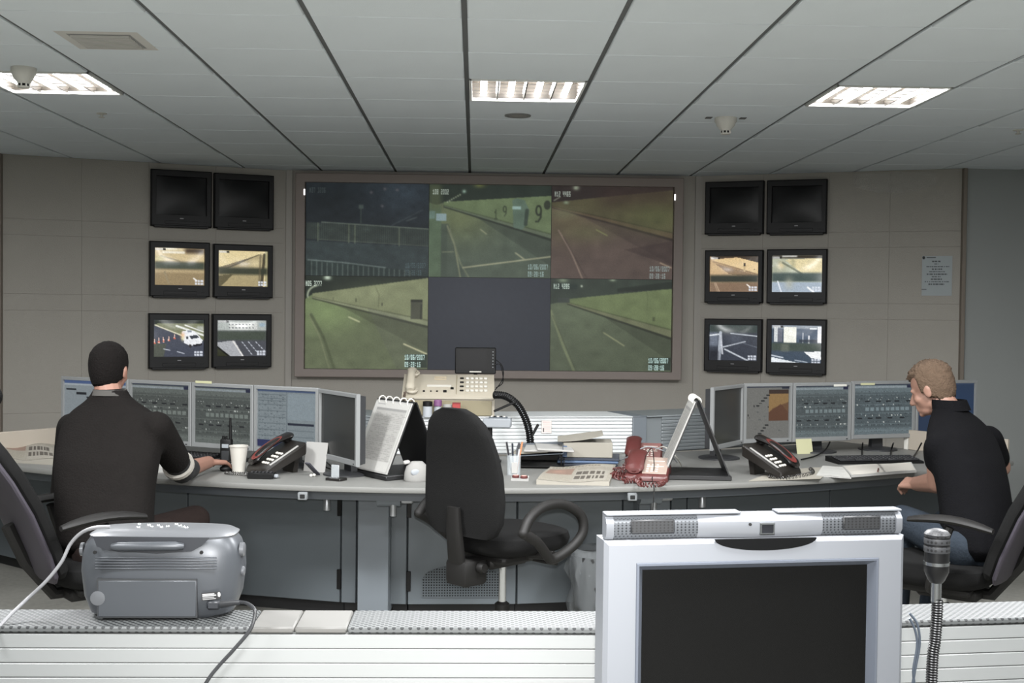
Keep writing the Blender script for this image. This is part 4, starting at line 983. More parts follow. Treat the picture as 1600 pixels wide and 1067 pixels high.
tag(o, 'thin black cable hanging over the desk edge from the red telephones', 'cable')
o = MB().tube(arc([atz(1013, 712, 0.76), at(1035, 698, 6.35), at(1055, 712, 6.2), atz(1065, 728, 0.745)], 8), 0.004, 6).build('white_cable', M_OFFWHITE)
tag(o, 'white cable arching behind the red telephones', 'cable')

# flip-chart easels
M_EASEL = mat('easel_black', (22, 22, 23), 0.5)
def docpic(seed):
    p = Pic(64, 84, (168, 167, 163), seed); rn = p.rng
    p.rect(0.08, 0.03, 0.3, 0.05, (110, 110, 110), 0.7)
    p.rect(0.1, 0.1, 0.95, 0.86, (150, 149, 145)).rect(0.1, 0.1, 0.95, 0.125, (120, 120, 118), 0.8)
    for y in np.arange(0.15, 0.84, 0.022):
        x = 0.14
        while x < 0.9:
            q = rn.random() * 0.1 + 0.02
            if rn.random() < 0.75: p.rect(x, y, x + q, y + 0.010, (128, 127, 124), 0.8)
            x += q + 0.015
    p.rect(0.1, 0.92, 0.3, 0.94, (150, 150, 150), 0.8)
    return p.grain(0.01)
def easel(loc, rz, label, w=0.33, h=0.36, dep=0.30, ap=0.15, seed=3):
    t = thing('flip_chart_easel', label, 'easel', loc, rz)
    fx = w / 2
    def slab(y0, z0, y1, z1, th, ww, name, m):
        d = Vector((0, y1 - y0, z1 - z0)).normalized(); n = Vector((0, -d.z, d.y)) * th
        return MB().loft([[Vector((-ww, y0, z0)), Vector((ww, y0, z0)), Vector((ww, y0, z0)) + n, Vector((-ww, y0, z0)) + n],
                          [Vector((-ww, y1, z1)), Vector((ww, y1, z1)), Vector((ww, y1, z1)) + n, Vector((-ww, y1, z1)) + n]]).build(name, m, t)
    MB().box((0, dep / 2, 0.012), (w + 0.01, dep + 0.03, 0.024), 0.004).build('base_board', M_EASEL, t)
    slab(0.0, 0.024, ap - 0.004, h, 0.006, fx, 'front_board', M_EASEL)
    slab(dep, 0.024, ap + 0.004, h, -0.006, fx, 'back_board', M_EASEL)
    L = math.hypot(ap, h - 0.024); ang = math.atan2(ap, h - 0.024)
    T = Tm((0, ap / 2 - 0.010, (h + 0.024) / 2), rx=-ang)
    MB().box((0, 0.0, 0), (w - 0.006, 0.012, L - 0.01), 0.002, T).build('page_block', M_PAPER, t)
    picture('printed_page', docpic(seed), w - 0.02, L - 0.025, M_PRINT, t, M=T @ Tm((0, -0.0068, 0)))
    for k in range(5):
        x = -fx + 0.035 + k * (w - 0.07) / 4; ring = [Vector((x, ap - 0.004 + 0.02 * math.cos(a), h - 0.004 + 0.02 * math.sin(a))) for a in np.linspace(-0.6, math.pi + 0.6, 12)]
        MB().tube(ring, 0.0035, 6).build('binder_ring', M_OFFWHITE, t)
    return t
pL, qL = atz(545, 741, DZ), atz(599, 751, DZ)
dL = qL - pL; easel(((pL.x + qL.x) / 2 + 0.02, (pL.y + qL.y) / 2 + 0.02, ZT), R(-54), 'flip-chart easel showing a printed white page, left of the empty chair', seed=4, h=0.365)
pR, qR = atz(1056, 752, DZ), atz(1160, 754, DZ)
e2 = easel((pR.x - 0.025, pR.y + 0.2, ZT), R(-95), 'flip-chart easel seen edge-on beside the red telephones', seed=6, h=0.385, dep=0.3, w=0.3)
M_CRUMP = mat('crumpled_tissue', (130, 129, 126), 0.8)

# cup, radio handset, small things on the left
b = atz(371, 738, DZ)
t = thing('foam_cup', 'white foam cup beside the left man\'s hand', 'cup', (b.x, b.y + 0.03, ZT))
MB().lathe([(0.030, 0.0), (0.044, 0.122), (0.047, 0.124), (0.047, 0.13), (0.042, 0.13), (0.029, 0.006), (0.001, 0.006)], 28, cap=False).build('wall', mat('foam_white', (172, 169, 161), 0.7), t)
MB().lathe([(0.001, 0.002), (0.03, 0.002), (0.03, 0.0), (0.001, 0.0)], 28).build('bottom', mat('foam_white', (226, 222, 212)), t)
t = thing('walkie_talkie', 'black walkie-talkie standing behind the foam cup', 'radio', (at(354, 700, 6.25).x, 6.25, ZT), R(-10))
MB().box((0, 0, 0.068), (0.06, 0.038, 0.136), 0.008, seg=2).build('body', M_BLACK, t)
MB().tube([(0.02, 0, 0.13), (0.02, 0, 0.16), (0.02, 0, 0.245)], [0.009, 0.008, 0.005], 10).build('antenna', M_BLACK, t)
for x in (-0.018, -0.002): MB().lathe([(0.007, 0.13), (0.007, 0.148), (0.005, 0.15)], 12, Tm((x, 0, 0))).build('knob', M_BLACK, t)
MB().box((0, -0.02, 0.05), (0.04, 0.003, 0.05), 0.001).build('speaker_grille', M_MONBACK, t)
MB().box((0, -0.02, 0.1), (0.036, 0.003, 0.02), 0.001).build('display', M_GREYPL, t)
MB().box((0, 0.004, 0.012), (0.08, 0.06, 0.024), 0.005).build('charging_cradle', M_BLACK, t)
def keyboard(c, rz, label, w=0.44, d=0.155):
    t = thing('keyboard', label, 'keyboard', (c.x, c.y, ZT), rz)
    MB().loft([[Vector((-w / 2, -d / 2, 0)), Vector((w / 2, -d / 2, 0)), Vector((w / 2, -d / 2, 0.012)), Vector((-w / 2, -d / 2, 0.012))],
               [Vector((-w / 2, d / 2, 0)), Vector((w / 2, d / 2, 0)), Vector((w / 2, d / 2, 0.028)), Vector((-w / 2, d / 2, 0.028))]]).build('case', M_BLACK, t)
    for r in range(5):
        k = MB(); y = -d / 2 + 0.026 + r * 0.024; z = 0.012 + 0.016 * (y + d / 2) / d
        n = 5 if r == 0 else 19; ww = (w - 0.03) / n
        for i in range(n): k.box((-w / 2 + 0.015 + (i + 0.5) * ww, y, z + 0.005), (ww - 0.004, 0.019, 0.010), 0.002)
        tag(k.build('key_row', mat('key_black', (34, 34, 36), 0.45), t), kind='stuff')
c = atz(290, 716, DZ); keyboard(c, R(-26), 'black keyboard behind the left man\'s arm')
c = atz(1366, 722, DZ); keyboard(c, R(8), 'black keyboard in front of the right man', w=0.5, d=0.17)
# mouse under the left man's hand is built with him; small black box with cord
b = atz(408, 748, DZ)
t = thing('control_box', 'small black switch box in front of the black and red phone', 'switch box', (b.x, b.y + 0.02, ZT), R(-6))
MB().box((0, 0, 0.014), (0.125, 0.07, 0.028), 0.004).build('case', M_BLACK, t)
for k in range(6): MB().box((-0.045 + k * 0.018, 0.0, 0.03), (0.011, 0.03, 0.006), 0.001).build('button', mat('key_black', (34, 34, 36)), t)
MB().box((0.07, 0, 0.012), (0.02, 0.024, 0.016), 0.003).build('plug', M_GREYPL, t)
# little dark clip stand and card holder
b = atz(487, 745, DZ)
t = thing('phone_prop', 'small dark folding prop with two pale feet behind the black and red phone', 'stand', (b.x, b.y + 0.03, ZT), R(-35))
MB().box((0, 0, 0), (0.03, 0.10, 0.008), 0.002, Tm((0, 0, 0.035), rx=R(-40))).build('arm', mat('slate_plastic', (52, 52, 60), 0.5), t)
for y in (-0.03, -0.008): MB().ell((0.018, y, 0.007), (0.008, 0.008, 0.007)).build('rubber_foot', M_OFFWHITE, t)
b = atz(524, 752, DZ)
t = thing('card_holder', 'small clear card holder with a dark base on the desk edge', 'holder', (b.x, b.y + 0.035, ZT), R(-30))
MB().box((0, 0, 0.006), (0.085, 0.06, 0.012), 0.002).build('base', M_PHONE, t)
MB().box((0, -0.02, 0.014), (0.05, 0.012, 0.006), 0.001).build('nameplate', M_STEEL, t)
M_CLEAR = mat('clear_acrylic', (200, 206, 208), 0.1, alpha=0.35)
MB().box((-0.012, 0.008, 0.042), (0.045, 0.004, 0.06), 0.001).build('clear_panel', M_CLEAR, t)
# white blank card leaning behind the phone
t = thing('white_card', 'blank white card leaning behind the black and red phone', 'card', (at(488, 720, 6.0).x, 6.0, ZT), R(-28))
MB().box((0, 0.016, 0.075), (0.13, 0.003, 0.15), 0.001, Tm(rx=R(-10))).build('sheet', M_PAPER, t)
# thin black cables near the sideways monitor
o = MB().tube(arc([atz(470, 719, 0.75), atz(500, 727, 0.743), atz(522, 733, 0.743), atz(505, 715, 0.743), atz(528, 713, 0.743), atz(555, 718, 0.743)], 8), 0.003, 6).build('desk_cable', M_BLACK)
tag(o, 'thin black cable looping under the left sideways monitor', 'cable')
# newspapers and sheets
def sheet(name, corners, label, cat, pic=None, m=M_PAPER, wav=0.004, th=0.006, z=ZT, seed=1):
    """corners: near-left, near-right, far-right, far-left in pixels, on the worktop"""
    C = [atz(a_, b_, z) for a_, b_ in corners]; c = sum(C, Vector()) / 4; c.z = z
    t = thing(name, label, cat, c); rn = random.Random(seed); N = 14; ph = rn.random() * 6
    def pt(u, v): return C[0] * (1 - u) * (1 - v) + C[1] * u * (1 - v) + C[2] * u * v + C[3] * (1 - u) * v
    def lift(u, v): return wav * (0.9 + math.sin(ph + 7 * u + 2 * v) * 0.6 + 0.5 * math.sin(5 * v - 3 * u))
    vs = []; fs = []
    for k, zo in ((0, 0.0), (1, th)):
        for j in range(N + 1):
            for i in range(N + 1):
                p = pt(i / N, j / N); vs.append(p + Vector((0, 0, zo + (lift(i / N, j / N) if k else 0))))
    n1 = (N + 1) ** 2
    for j in range(N):
        for i in range(N):
            q = [j * (N + 1) + i, j * (N + 1) + i + 1, (j + 1) * (N + 1) + i + 1, (j + 1) * (N + 1) + i]; fs.append(tuple(reversed(q))); fs.append(tuple(x + n1 for x in q))
    br = [i for i in range(N + 1)] + [j * (N + 1) + N for j in range(1, N + 1)] + [N * (N + 1) + i for i in range(N - 1, -1, -1)] + [j * (N + 1) for j in range(N - 1, 0, -1)]
    for a_, b_ in zip(br, br[1:] + br[:1]): fs.append((a_, b_, b_ + n1, a_ + n1))
    MB().add(vs, fs).build('folded_sheets', m, t, world=True)
    if pic:
        H, W = pic.H, pic.W
        o = picture('print', pic, 1, 1, M_PRINT, t)
        co = []
        for j in range(H):
            for i in range(W):
                u, v = 0.015 + 0.97 * i / (W - 1), 0.985 - 0.97 * j / (H - 1)
                p = pt(u, v) + Vector((0, 0, th + lift(u, v) + 0.0012)) - c; co += [p.x, p.y, p.z]
        o.data.vertices.foreach_set('co', co); o.data.update()
    return t
def newspic(seed, photo=True):
    p = Pic(84, 60, (134, 129, 118), seed); rn = p.rng
    p.rect(0.02, 0.03, 0.98, 0.2, (142, 138, 127)).rect(0.03, 0.06, 0.8, 0.16, (96, 84, 72), 0.6)
    for x in np.arange(0.03, 0.8, 0.05): p.rect(x, 0.06, x + 0.012, 0.17, (142, 138, 127))
    p.rect(0.03, 0.24, 0.42, 0.62, (118, 98, 86)).blob(0.2, 0.42, 0.12, 0.14, (140, 112, 98)).rect(0.46, 0.4, 0.95, 0.95, (140, 136, 126))
    for y in np.arange(0.26, 0.94, 0.035):
        for x0, x1 in ((0.46, 0.62), (0.64, 0.8), (0.82, 0.97)):
            if y < 0.38: p.rect(x0, y, x1 - rn.random() * 0.04, y + 0.016, (120, 114, 104), 0.7)
        if y > 0.66: p.rect(0.03, y, 0.2, y + 0.016, (128, 122, 110), 0.7); p.rect(0.22, y, 0.42 - rn.random() * 0.05, y + 0.016, (128, 122, 110), 0.7)
    for k in range(2):
        x = 0.48
        while x < 0.9: q = rn.random() * 0.05 + 0.03; p.rect(x, 0.46 + k * 0.22, x + q, 0.62 + k * 0.22, (62, 56, 50), 0.85); x += q + 0.02
    return p.grain(0.03)
sheet('newspaper', [(838, 757), (952, 759), (962, 731), (860, 733)], 'folded newspaper with big headline on the desk front of the paper trays', 'newspaper', newspic(61), M_CREAMPAPER, 0.007, 0.012, seed=3)
sheet('newspaper', [(2, 722), (90, 727), (84, 694), (12, 695)], 'folded newspaper at the far left end of the worktop', 'newspaper', newspic(62), M_CREAMPAPER, 0.012, 0.016, seed=7)
ln = Pic(60, 44, (172, 171, 166), 63)
for y in np.arange(0.1, 0.92, 0.06): ln.rect(0.08, y, 0.9 - 0.2 * ((y * 37) % 1), y + 0.02, (150, 150, 148), 0.7)
sheet('loose_papers', [(218, 738), (262, 742), (254, 716), (222, 714)], 'loose white papers under the left man\'s elbow', 'papers', ln, M_PAPER, 0.002, 0.004, seed=4)
# open ring binder in front of the right man
nb = Pic(70, 44, (176, 172, 164), 65); nb.rect(0.5, 0, 0.515, 1, (120, 114, 106))
for k in range(18): nb.rect(0.485, 0.03 + k * 0.054, 0.53, 0.05 + k * 0.054, (40, 38, 38))
for y in np.arange(0.1, 0.92, 0.07): nb.rect(0.06, y, 0.44, y + 0.012, (188, 184, 176), 0.8); nb.rect(0.57, y, 0.94, y + 0.012, (188, 184, 176), 0.8)
sheet('spiral_notebook', [(1330, 746), (1432, 738), (1424, 726), (1316, 731)], 'open spiral notebook on the desk in front of the right man', 'notebook', nb, M_PAPER, 0.003, 0.010, seed=5)
sheet('loose_sheet', [(1275, 744), (1330, 748), (1322, 731), (1285, 729)], 'loose white sheet left of the spiral notebook', 'papers', ln, M_PAPER, 0.002, 0.003, seed=6)
sheet('desk_map', [(1170, 752), (1282, 748), (1310, 729), (1215, 735)], 'cream sheet under the coiled cord of the right telephone', 'papers', None, M_CREAMPAPER, 0.001, 0.002, seed=9)
t = thing('pen', 'dark pen lying on the open spiral notebook', 'pen', atz(1372, 735, DZ + 0.017), R(70))
MB().tube([(-0.06, 0, 0.004), (0.05, 0, 0.004)], 0.004, 8).build('barrel', mat('pen_brown', (92, 56, 48), 0.4), t); MB().tube([(0.05, 0, 0.004), (0.066, 0, 0.004)], [0.004, 0.001], 8).build('tip', M_BLACK, t)
for k, pts in enumerate(([(1252, 718), (1275, 712), (1290, 702), (1297, 690)], [(1425, 716), (1433, 705), (1440, 692)], [(1347, 716), (1347, 704), (1348, 692)], [(1391, 714), (1393, 702), (1396, 692)])):
    P = [atz(a_, b_, 0.75) if i < 2 else at(a_, b_, 7.0) for i, (a_, b_) in enumerate(pts)]
    o = MB().tube(arc(P, 6), 0.0045, 6).build('monitor_cable', M_BLACK)
    tag(o, ['black cable curving up beside the yellow note', 'black cable rising beside the right man\'s chest', 'short black cable hanging below a right monitor, left one', 'short black cable hanging below a right monitor, right one'][k], 'cable')

# white plastic dispenser between easel and chair
b = atz(650, 754, DZ)
t = thing('tape_dispenser', 'rounded white plastic tape dispenser beside the empty chair', 'tape dispenser', (b.x, b.y + 0.06, ZT), R(15))
MB().loft([[Vector((x * k, y * k, z)) for x, y in [(0.062 * math.cos(a), 0.045 * math.sin(a)) for a in np.linspace(0, 2 * math.pi, 20, endpoint=False)]] for k, z in ((0.92, 0), (1.0, 0.01), (0.96, 0.04), (0.8, 0.072), (0.45, 0.092))]).build('shell', M_CRUMP, t)
MB().ell((-0.015, -0.038, 0.045), (0.022, 0.006, 0.016)).build('oval_window', M_GREYPL, t)
MB().box((-0.03, 0, 0.098), (0.03, 0.03, 0.016), 0.004, Tm(ry=R(-12))).build('tape_end', M_PAPER, t)

# cream operator telephone console on the riser
b = at(700, 652, 6.80)
CX, CY, CZ = b.x, 6.80, 0.9555
t = thing('operator_console', 'large cream desk telephone console with keypad and handset on the white riser', 'telephone', (CX, CY, CZ), R(0))
w2 = 0.262; prof = [(0.0, 0.0), (0.0, 0.105), (0.012, 0.118), (0.235, 0.222), (0.25, 0.222), (0.25, 0.0)]
MB().loft([[Vector((x, y, z)) for y, z in prof] for x in (-w2, -w2 + 0.001, w2 - 0.001, w2)]).build('case', M_CREAM, t)
MB().box((0, -0.004, 0.045), (2 * w2 - 0.03, 0.01, 0.085), 0.003).build('front_panel', M_CREAMD, t)
MB().box((0, -0.006, 0.1), (2 * w2 - 0.004, 0.012, 0.012), 0.003).build('front_lip', M_CREAM, t)
sl = math.atan2(0.104, 0.223)
def cf(x, v, h=0.0): return Tm((x, 0.012 + 0.223 * v, 0.118 + 0.104 * v), rx=sl) @ Tm((0, 0, h))
for r in range(4):
    MB().box((0, 0, 0.003), (0.022, 0.014, 0.006), 0.002, cf(0.075, 0.2 + r * 0.2)).build('function_key', M_BLACK, t)
    for c_ in range(5): MB().box((0, 0, 0.003), (0.02, 0.022, 0.007), 0.003, cf(0.108 + c_ * 0.026, 0.2 + r * 0.2)).build('key', M_KEYW, t)
MB().box((0, 0, 0.001), (0.003, 0.225, 0.003), 0, cf(0.045, 0.5)).build('seam', M_CREAMD, t)
MB().box((0, 0, 0.002), (0.14, 0.022, 0.004), 0.001, cf(-0.055, 0.42)).build('display_slot', M_KEYW, t)
for k in range(2): MB().box((0, 0, 0.002), (0.07, 0.007, 0.004), 0.001, cf(-0.05, 0.75 + 0.1 * k)).build('speaker_slot', mat('tan_slot', (176, 160, 134), 0.6), t)
for x, v, s_ in ((-0.14, 0.16, 0.012), (-0.1, 0.16, 0.008), (-0.065, 0.16, 0.010), (-0.02, 0.16, 0.02), (0.02, 0.3, 0.018)): MB().box((0, 0, 0.003), (s_, s_, 0.006), 0.001, cf(x, v)).build('small_button', M_BLACK, t)
rings = []
for k in range(15):
    q = k / 14; v = 0.02 + 1.0 * q; bw = 0.03 * math.sin(math.pi * q)
    wx = 0.022 + 0.012 * abs(2 * q - 1) ** 3; hz = 0.014 + 0.012 * abs(2 * q - 1) ** 3
    if k in (0, 14): wx *= 0.6; hz *= 0.6
    Mx = cf(-0.215, v, 0.026 + bw); rings.append([Mx @ Vector((wx * math.cos(a), 0, hz * math.sin(a))) for a in np.linspace(0, 2 * math.pi, 12, endpoint=False)])
h = MB().loft(rings).build('handset', M_CREAM, t)
for v in (0.1, 0.93): MB().lathe([(0.03, 0), (0.036, 0.014), (0.03, 0.02)], 18, cf(-0.205, v, 0.004)).build('ear_cup', M_CREAM, h)
for x, pts in ((0, [(645, 622), (646, 640), (651, 655)]), (1, [(633, 612), (629, 634), (628, 652)])):
    MB().tube(coil([at(a_, b_, 6.79) for a_, b_ in pts], 0.006, 22), 0.003, 5).build('coiled_cord', mat('brown_cord', (88, 76, 66), 0.6), t, world=True)
# small black monitor on a post behind the console
b = at(743, 565, 7.08)
t = thing('small_monitor', 'small black monitor standing above the cream telephone console', 'monitor', (b.x, 7.08, 0.9555), R(0))
zb = at(743, 584, 7.08).z - 0.9555; hh_ = at(743, 543, 7.08).z - 0.9555 - zb; ww = at(775, 565, 7.08).x - at(711, 565, 7.08).x
MB().box((0, 0.015, zb + hh_ / 2), (ww, 0.03, hh_), 0.005).build('case', M_BLACK, t)
MB().box((-0.016, -0.001, zb + hh_ / 2 + 0.004), (ww - 0.07, 0.002, hh_ - 0.04)).build('screen', mat('black_glass', (14, 14, 15), 0.4, spec=0.2), t)
MB().box((0.0, -0.002, zb + 0.012), (0.07, 0.003, 0.007), 0.001).build('badge', M_KEYW, t)
for k in range(6): MB().lathe([(0.003, 0), (0.003, 0.003)], 8, Tm((ww / 2 - 0.018, 0, zb + 0.04 + k * 0.018), rx=R(90))).build('button', M_GREYPL, t)
MB().tube([(0, 0.03, 0.01), (0, 0.03, zb + 0.03)], 0.012, 10).build('post', M_BLACK, t); MB().box((0, 0.03, 0.006), (0.1, 0.08, 0.012), 0.003).build('foot', M_BLACK, t)
for k, pts in enumerate(([(775, 562), (785, 572), (786, 590), (778, 604), (770, 612)], [(772, 571), (782, 570), (786, 596), (775, 606)])):
    MB().tube(arc([at(a_, b_, 7.05) for a_, b_ in pts], 6), 0.003, 6).build('signal_lead', M_BLACK, t, world=True)
# items on the riser in front of the console
def ritem(name, px, Y, label, cat): 
    return thing(name, label, cat, (at(px, 650, Y).x, Y, 0.9555))
t = ritem('spray_bottle', 684, 6.735, 'small bottle with purple cap in front of the cream console', 'bottle'); MB().lathe([(0.02, 0), (0.022, 0.004), (0.022, 0.05), (0.014, 0.064)], 18).build('body', M_GREYPL, t); MB().lathe([(0.023, 0.062), (0.023, 0.09), (0.018, 0.096)], 18).build('cap', mat('purple_cap', (112, 72, 110), 0.5), t)
t = ritem('tin', 668, 6.735, 'grey tin with black lid in front of the cream console', 'tin'); MB().lathe([(0.026, 0), (0.026, 0.06)], 20).build('body', mat('pale_grey_tin', (160, 164, 168), 0.5), t); MB().lathe([(0.027, 0.06), (0.027, 0.085), (0.02, 0.088)], 20).build('lid', M_BLACK, t)
t = ritem('paper_cup', 699, 6.735, 'small white cup in front of the cream console', 'cup'); MB().lathe([(0.02, 0), (0.026, 0.07), (0.024, 0.07), (0.018, 0.004), (0.001, 0.004)], 20, cap=False).build('wall', M_PAPER, t); MB().lathe([(0.001, 0.002), (0.02, 0.002)], 20).build('bottom', M_PAPER, t)
t = ritem('red_box', 713, 6.735, 'small red box in front of the cream console', 'box'); MB().box((0, 0, 0.038), (0.045, 0.035, 0.076), 0.003).build('carton', mat('red_card', (150, 52, 50), 0.6), t); MB().box((0, 0, 0.078), (0.046, 0.036, 0.006), 0.001).build('lid', mat('dark_red_card', (120, 40, 40), 0.6), t)
# grey keypad box on a black stand
t = thing('keypad_box', 'grey keypad box on a black stand behind the empty chair', 'keypad', (at(768, 690, 6.42).x, 6.42, ZT), R(-6))
MB().box((0.03, 0, 0.215), (0.15, 0.07, 0.05), 0.006, Tm(rx=0)).build('case', M_GREYPL, t)
MB().box((0.035, -0.004, 0.242), (0.1, 0.045, 0.008), 0.003).build('key_panel', mat('dark_slate', (70, 76, 82), 0.5), t)
for k in range(5): MB().box((0.0 + k * 0.017, -0.006, 0.248), (0.011, 0.02, 0.008), 0.002).build('key', M_BLACK if k % 2 else M_KEYW, t)
MB().tube([(-0.01, 0.01, 0.012), (-0.01, 0.01, 0.2)], 0.014, 10).build('stand_post', M_BLACK, t); MB().box((-0.01, 0.01, 0.006), (0.12, 0.09, 0.012), 0.003).build('stand_foot', M_BLACK, t)
# ribbed black conduit
t = thing('ribbed_conduit', 'black ribbed flexible conduit arching down from the cream console', 'conduit', atz(826, 720, ZT))
P = arc([at(772, 617, 6.72), at(790, 619, 6.68), at(808, 632, 6.63), at(820, 652, 6.6), at(827, 675, 6.58), at(829, 700, 6.55), Vector((at(829, 700, 6.55).x, 6.55, DZ + 0.004))], 14)
rad = [0.019 + (0.0035 if i % 2 else -0.001) for i in range(len(P))]
MB().tube(P, rad, 12).build('hose', M_BLACK, t, world=True)
for i in range(3, len(P) - 4, 2):
    d = (P[i + 1] - P[i - 1]).normalized(); u = Vector((d.z, 0, -d.x)).normalized()
    MB().box(P[i] + u * 0.0 + Vector((0, -0.022, 0)), (0.006, 0.004, 0.004), 0.001).build('stud', M_GREYPL, t, world=True)
MB().box((0, 0, 0), (0.015, 0.012, 0.075), 0.003, Tm(at(836, 672, 6.56), ry=R(28))).build('lever', M_BLACK, t, world=True)
MB().box((0, 0, 0), (0.135, 0.02, 0.012), 0.003, Tm(at(789, 635, 6.62), ry=R(-24))).build('strut', M_BLACK, t, world=True)
# label on the white riser
b = at(856, 670, 6.70)
lbp = Pic(30, 40, (214, 205, 200), 70)
for y in np.arange(0.08, 0.9, 0.08): lbp.rect(0.1, y, 0.9, y + 0.03, (150, 120, 116), 0.6)
lbp.rect(0, 0, 1, 0.03, (90, 86, 84)).rect(0, 0.97, 1, 1, (90, 86, 84)).rect(0, 0, 0.04, 1, (90, 86, 84)).rect(0.96, 0, 1, 1, (90, 86, 84)).rect(0.12, 0.6, 0.25, 0.9, (60, 58, 58), 0.8)
ry = RA.y + (RB.y - RA.y) * ((b.x - RA.x) / (RB.x - RA.x))
t = thing('sticker', 'small printed sticker on the white slatted riser', 'sticker', (b.x, ry - 0.0035, b.z), math.atan2(RB.y - RA.y, RB.x - RA.x))
MB().box((0, 0.0018, 0), (0.058, 0.002, 0.074)).build('paper', M_PAPER, t); picture('print', lbp, 0.058, 0.074, M_PRINT, t, (0, 0, 0))

# middle of the desk: pen pot, discs, trays, box file
b = atz(803, 744, DZ)
t = thing('pen_pot', 'clear pen pot full of pens beside the empty chair', 'pen pot', (b.x, b.y + 0.04, ZT))
MB().lathe([(0.034, 0), (0.036, 0.1), (0.033, 0.1), (0.031, 0.004), (0.001, 0.004)], 20, cap=False).build('glass', M_CLEAR, t)
rn = random.Random(4)
for k, (cc, hh2) in enumerate((((176, 120, 84), 0.165), ((60, 60, 64), 0.16), ((190, 190, 188), 0.155), ((190, 192, 190), 0.15), ((36, 36, 40), 0.165), ((40, 44, 52), 0.16), ((176, 178, 180), 0.13))):
    a = k * 0.9; MB().tube([(0.012 * math.cos(a), 0.012 * math.sin(a), 0.006), (0.036 * math.cos(a) * 1.15, 0.03 * math.sin(a), hh2)], 0.005, 7).build('pen', mat('pen_%d' % k, cc, 0.5), t)
MB().box((0.002, -0.036, 0.04), (0.028, 0.003, 0.055), 0.001).build('paper_tag', M_PAPER, t)
for k, (px, py) in enumerate(((806, 747), (819, 748))):
    b = atz(px, py, DZ + 0.003); t = thing('round_seal', ['left', 'right'][k] + ' one of two small round dark red tins on the desk', 'tin', (b.x, b.y + 0.02, DZ + 0.003), 0, 'two small round tins')
    MB().lathe([(0.017, 0), (0.018, 0.002), (0.018, 0.01), (0.016, 0.012)], 18).build('tin', mat('dark_red_tin', (86, 46, 44), 0.4), t); MB().lathe([(0.013, 0.012), (0.013, 0.0135), (0.010, 0.014)], 18).build('label_disc', mat('pink_label', (196, 160, 150), 0.5), t)
sheet('small_card', [(798, 751), (826, 752), (827, 744), (800, 743)], 'small white card under the two round tins', 'card', None, M_PAPER, 0.0, 0.002)
b = atz(848, 733, DZ)
t = thing('letter_tray', 'stacked grey letter trays with papers behind the newspaper', 'letter tray', (b.x, b.y + 0.14, ZT), R(-4))
M_TRAY = mat('slate_tray', (72, 78, 84), 0.4)
for k in range(2):
    z = 0.012 + k * 0.06
    MB().box((0, 0, z), (0.24, 0.27, 0.004), 0.001, Tm(ry=R(-4 * k))).build('tray_floor', M_TRAY if k else M_BLACK, t)
    for sx in (-1, 1): MB().box((sx * 0.12, 0, z + 0.018), (0.004, 0.27, 0.036), 0.001, Tm(ry=R(-4 * k))).build('tray_side', M_TRAY if k else M_BLACK, t)
    MB().box((0, 0.133, z + 0.018), (0.24, 0.004, 0.036), 0.001, Tm(ry=R(-4 * k))).build('tray_back', M_TRAY if k else M_BLACK, t)
for k in range(3): MB().box((-0.04 + 0.05 * k, -0.01 * k, 0.085 + 0.008 * k), (0.19, 0.25, 0.01), 0.002, Tm(ry=R(-5 + 4 * k), rz=R(-6 + 5 * k))).build('paper_stack', (M_CREAMPAPER, M_PAPER, M_PAPER)[k], t)
for sx in (-0.11, 0.105):
    for sy in (-0.12, 0.12): MB().tube([(sx, sy, 0.0), (sx, sy, 0.075)], 0.004, 6).build('tray_post', M_BLACK, t)
b = atz(918, 729, DZ)
t = thing('folder_stack', 'stack of dark blue folders under a cream box file', 'folders', (b.x, b.y + 0.12, ZT), R(-3))
for k in range(3): MB().box((0.01 * k, 0.006 * k, 0.008 + 0.014 * k), (0.32, 0.24, 0.013), 0.003, Tm(rz=R(2 - 3 * k))).build('folder', (mat('navy_folder', (40, 46, 58), 0.5), M_BLUEF, mat('navy_folder', (40, 46, 58)))[k], t)
bb = Vector((b.x, b.y + 0.12, ZT + 0.0435))
t = thing('box_file', 'cream box file with a loose leaf lifting from its lid', 'box file', bb, R(-4))
MB().box((0.01, 0.0, 0.04), (0.26, 0.2, 0.08), 0.004).build('box', M_CREAMPAPER, t); MB().box((-0.112, -0.101, 0.032), (0.024, 0.006, 0.06), 0.001).build('spine_label', M_BLUEF, t)
lf = []
for k in range(9):
    u = k / 8; lf.append([Vector((-0.15 + 0.24 * u, -0.11, 0.084 + 0.035 * u * u)), Vector((-0.15 + 0.24 * u, 0.1, 0.09 + 0.035 * u)), Vector((-0.15 + 0.24 * u, 0.1, 0.092 + 0.035 * u)), Vector((-0.15 + 0.24 * u, -0.11, 0.086 + 0.035 * u * u))])
MB().loft(lf).build('loose_leaf', M_CREAMPAPER, t)
# bin with plastic bag
b = atz(918, 955, 0.0)
t = thing('waste_bin', 'waste bin lined with a clear plastic bag behind the big monitor', 'bin', (at(926, 900, 5.88).x, 5.88, 0))
MB().lathe([(0.085, 0), (0.11, 0.36), (0.106, 0.36), (0.08, 0.008), (0.001, 0.008)], 28, cap=False).build('bucket', mat('dark_bin', (34, 35, 36), 0.5), t)
rn = random.Random(12); rings = []
for k, (r_, z) in enumerate(((0.098, 0.07), (0.115, 0.13), (0.112, 0.2), (0.125, 0.27), (0.12, 0.34), (0.115, 0.39), (0.09, 0.39), (0.095, 0.28))):
    rings.append([Vector((r_ * (1 + rn.uniform(-0.17, 0.17)) * math.cos(2 * math.pi * i / 30), r_ * (1 + rn.uniform(-0.17, 0.17)) * math.sin(2 * math.pi * i / 30), z + rn.uniform(-0.015, 0.015) - (0.03 * math.sin(i * 1.3) if k == 0 else 0))) for i in range(30)])
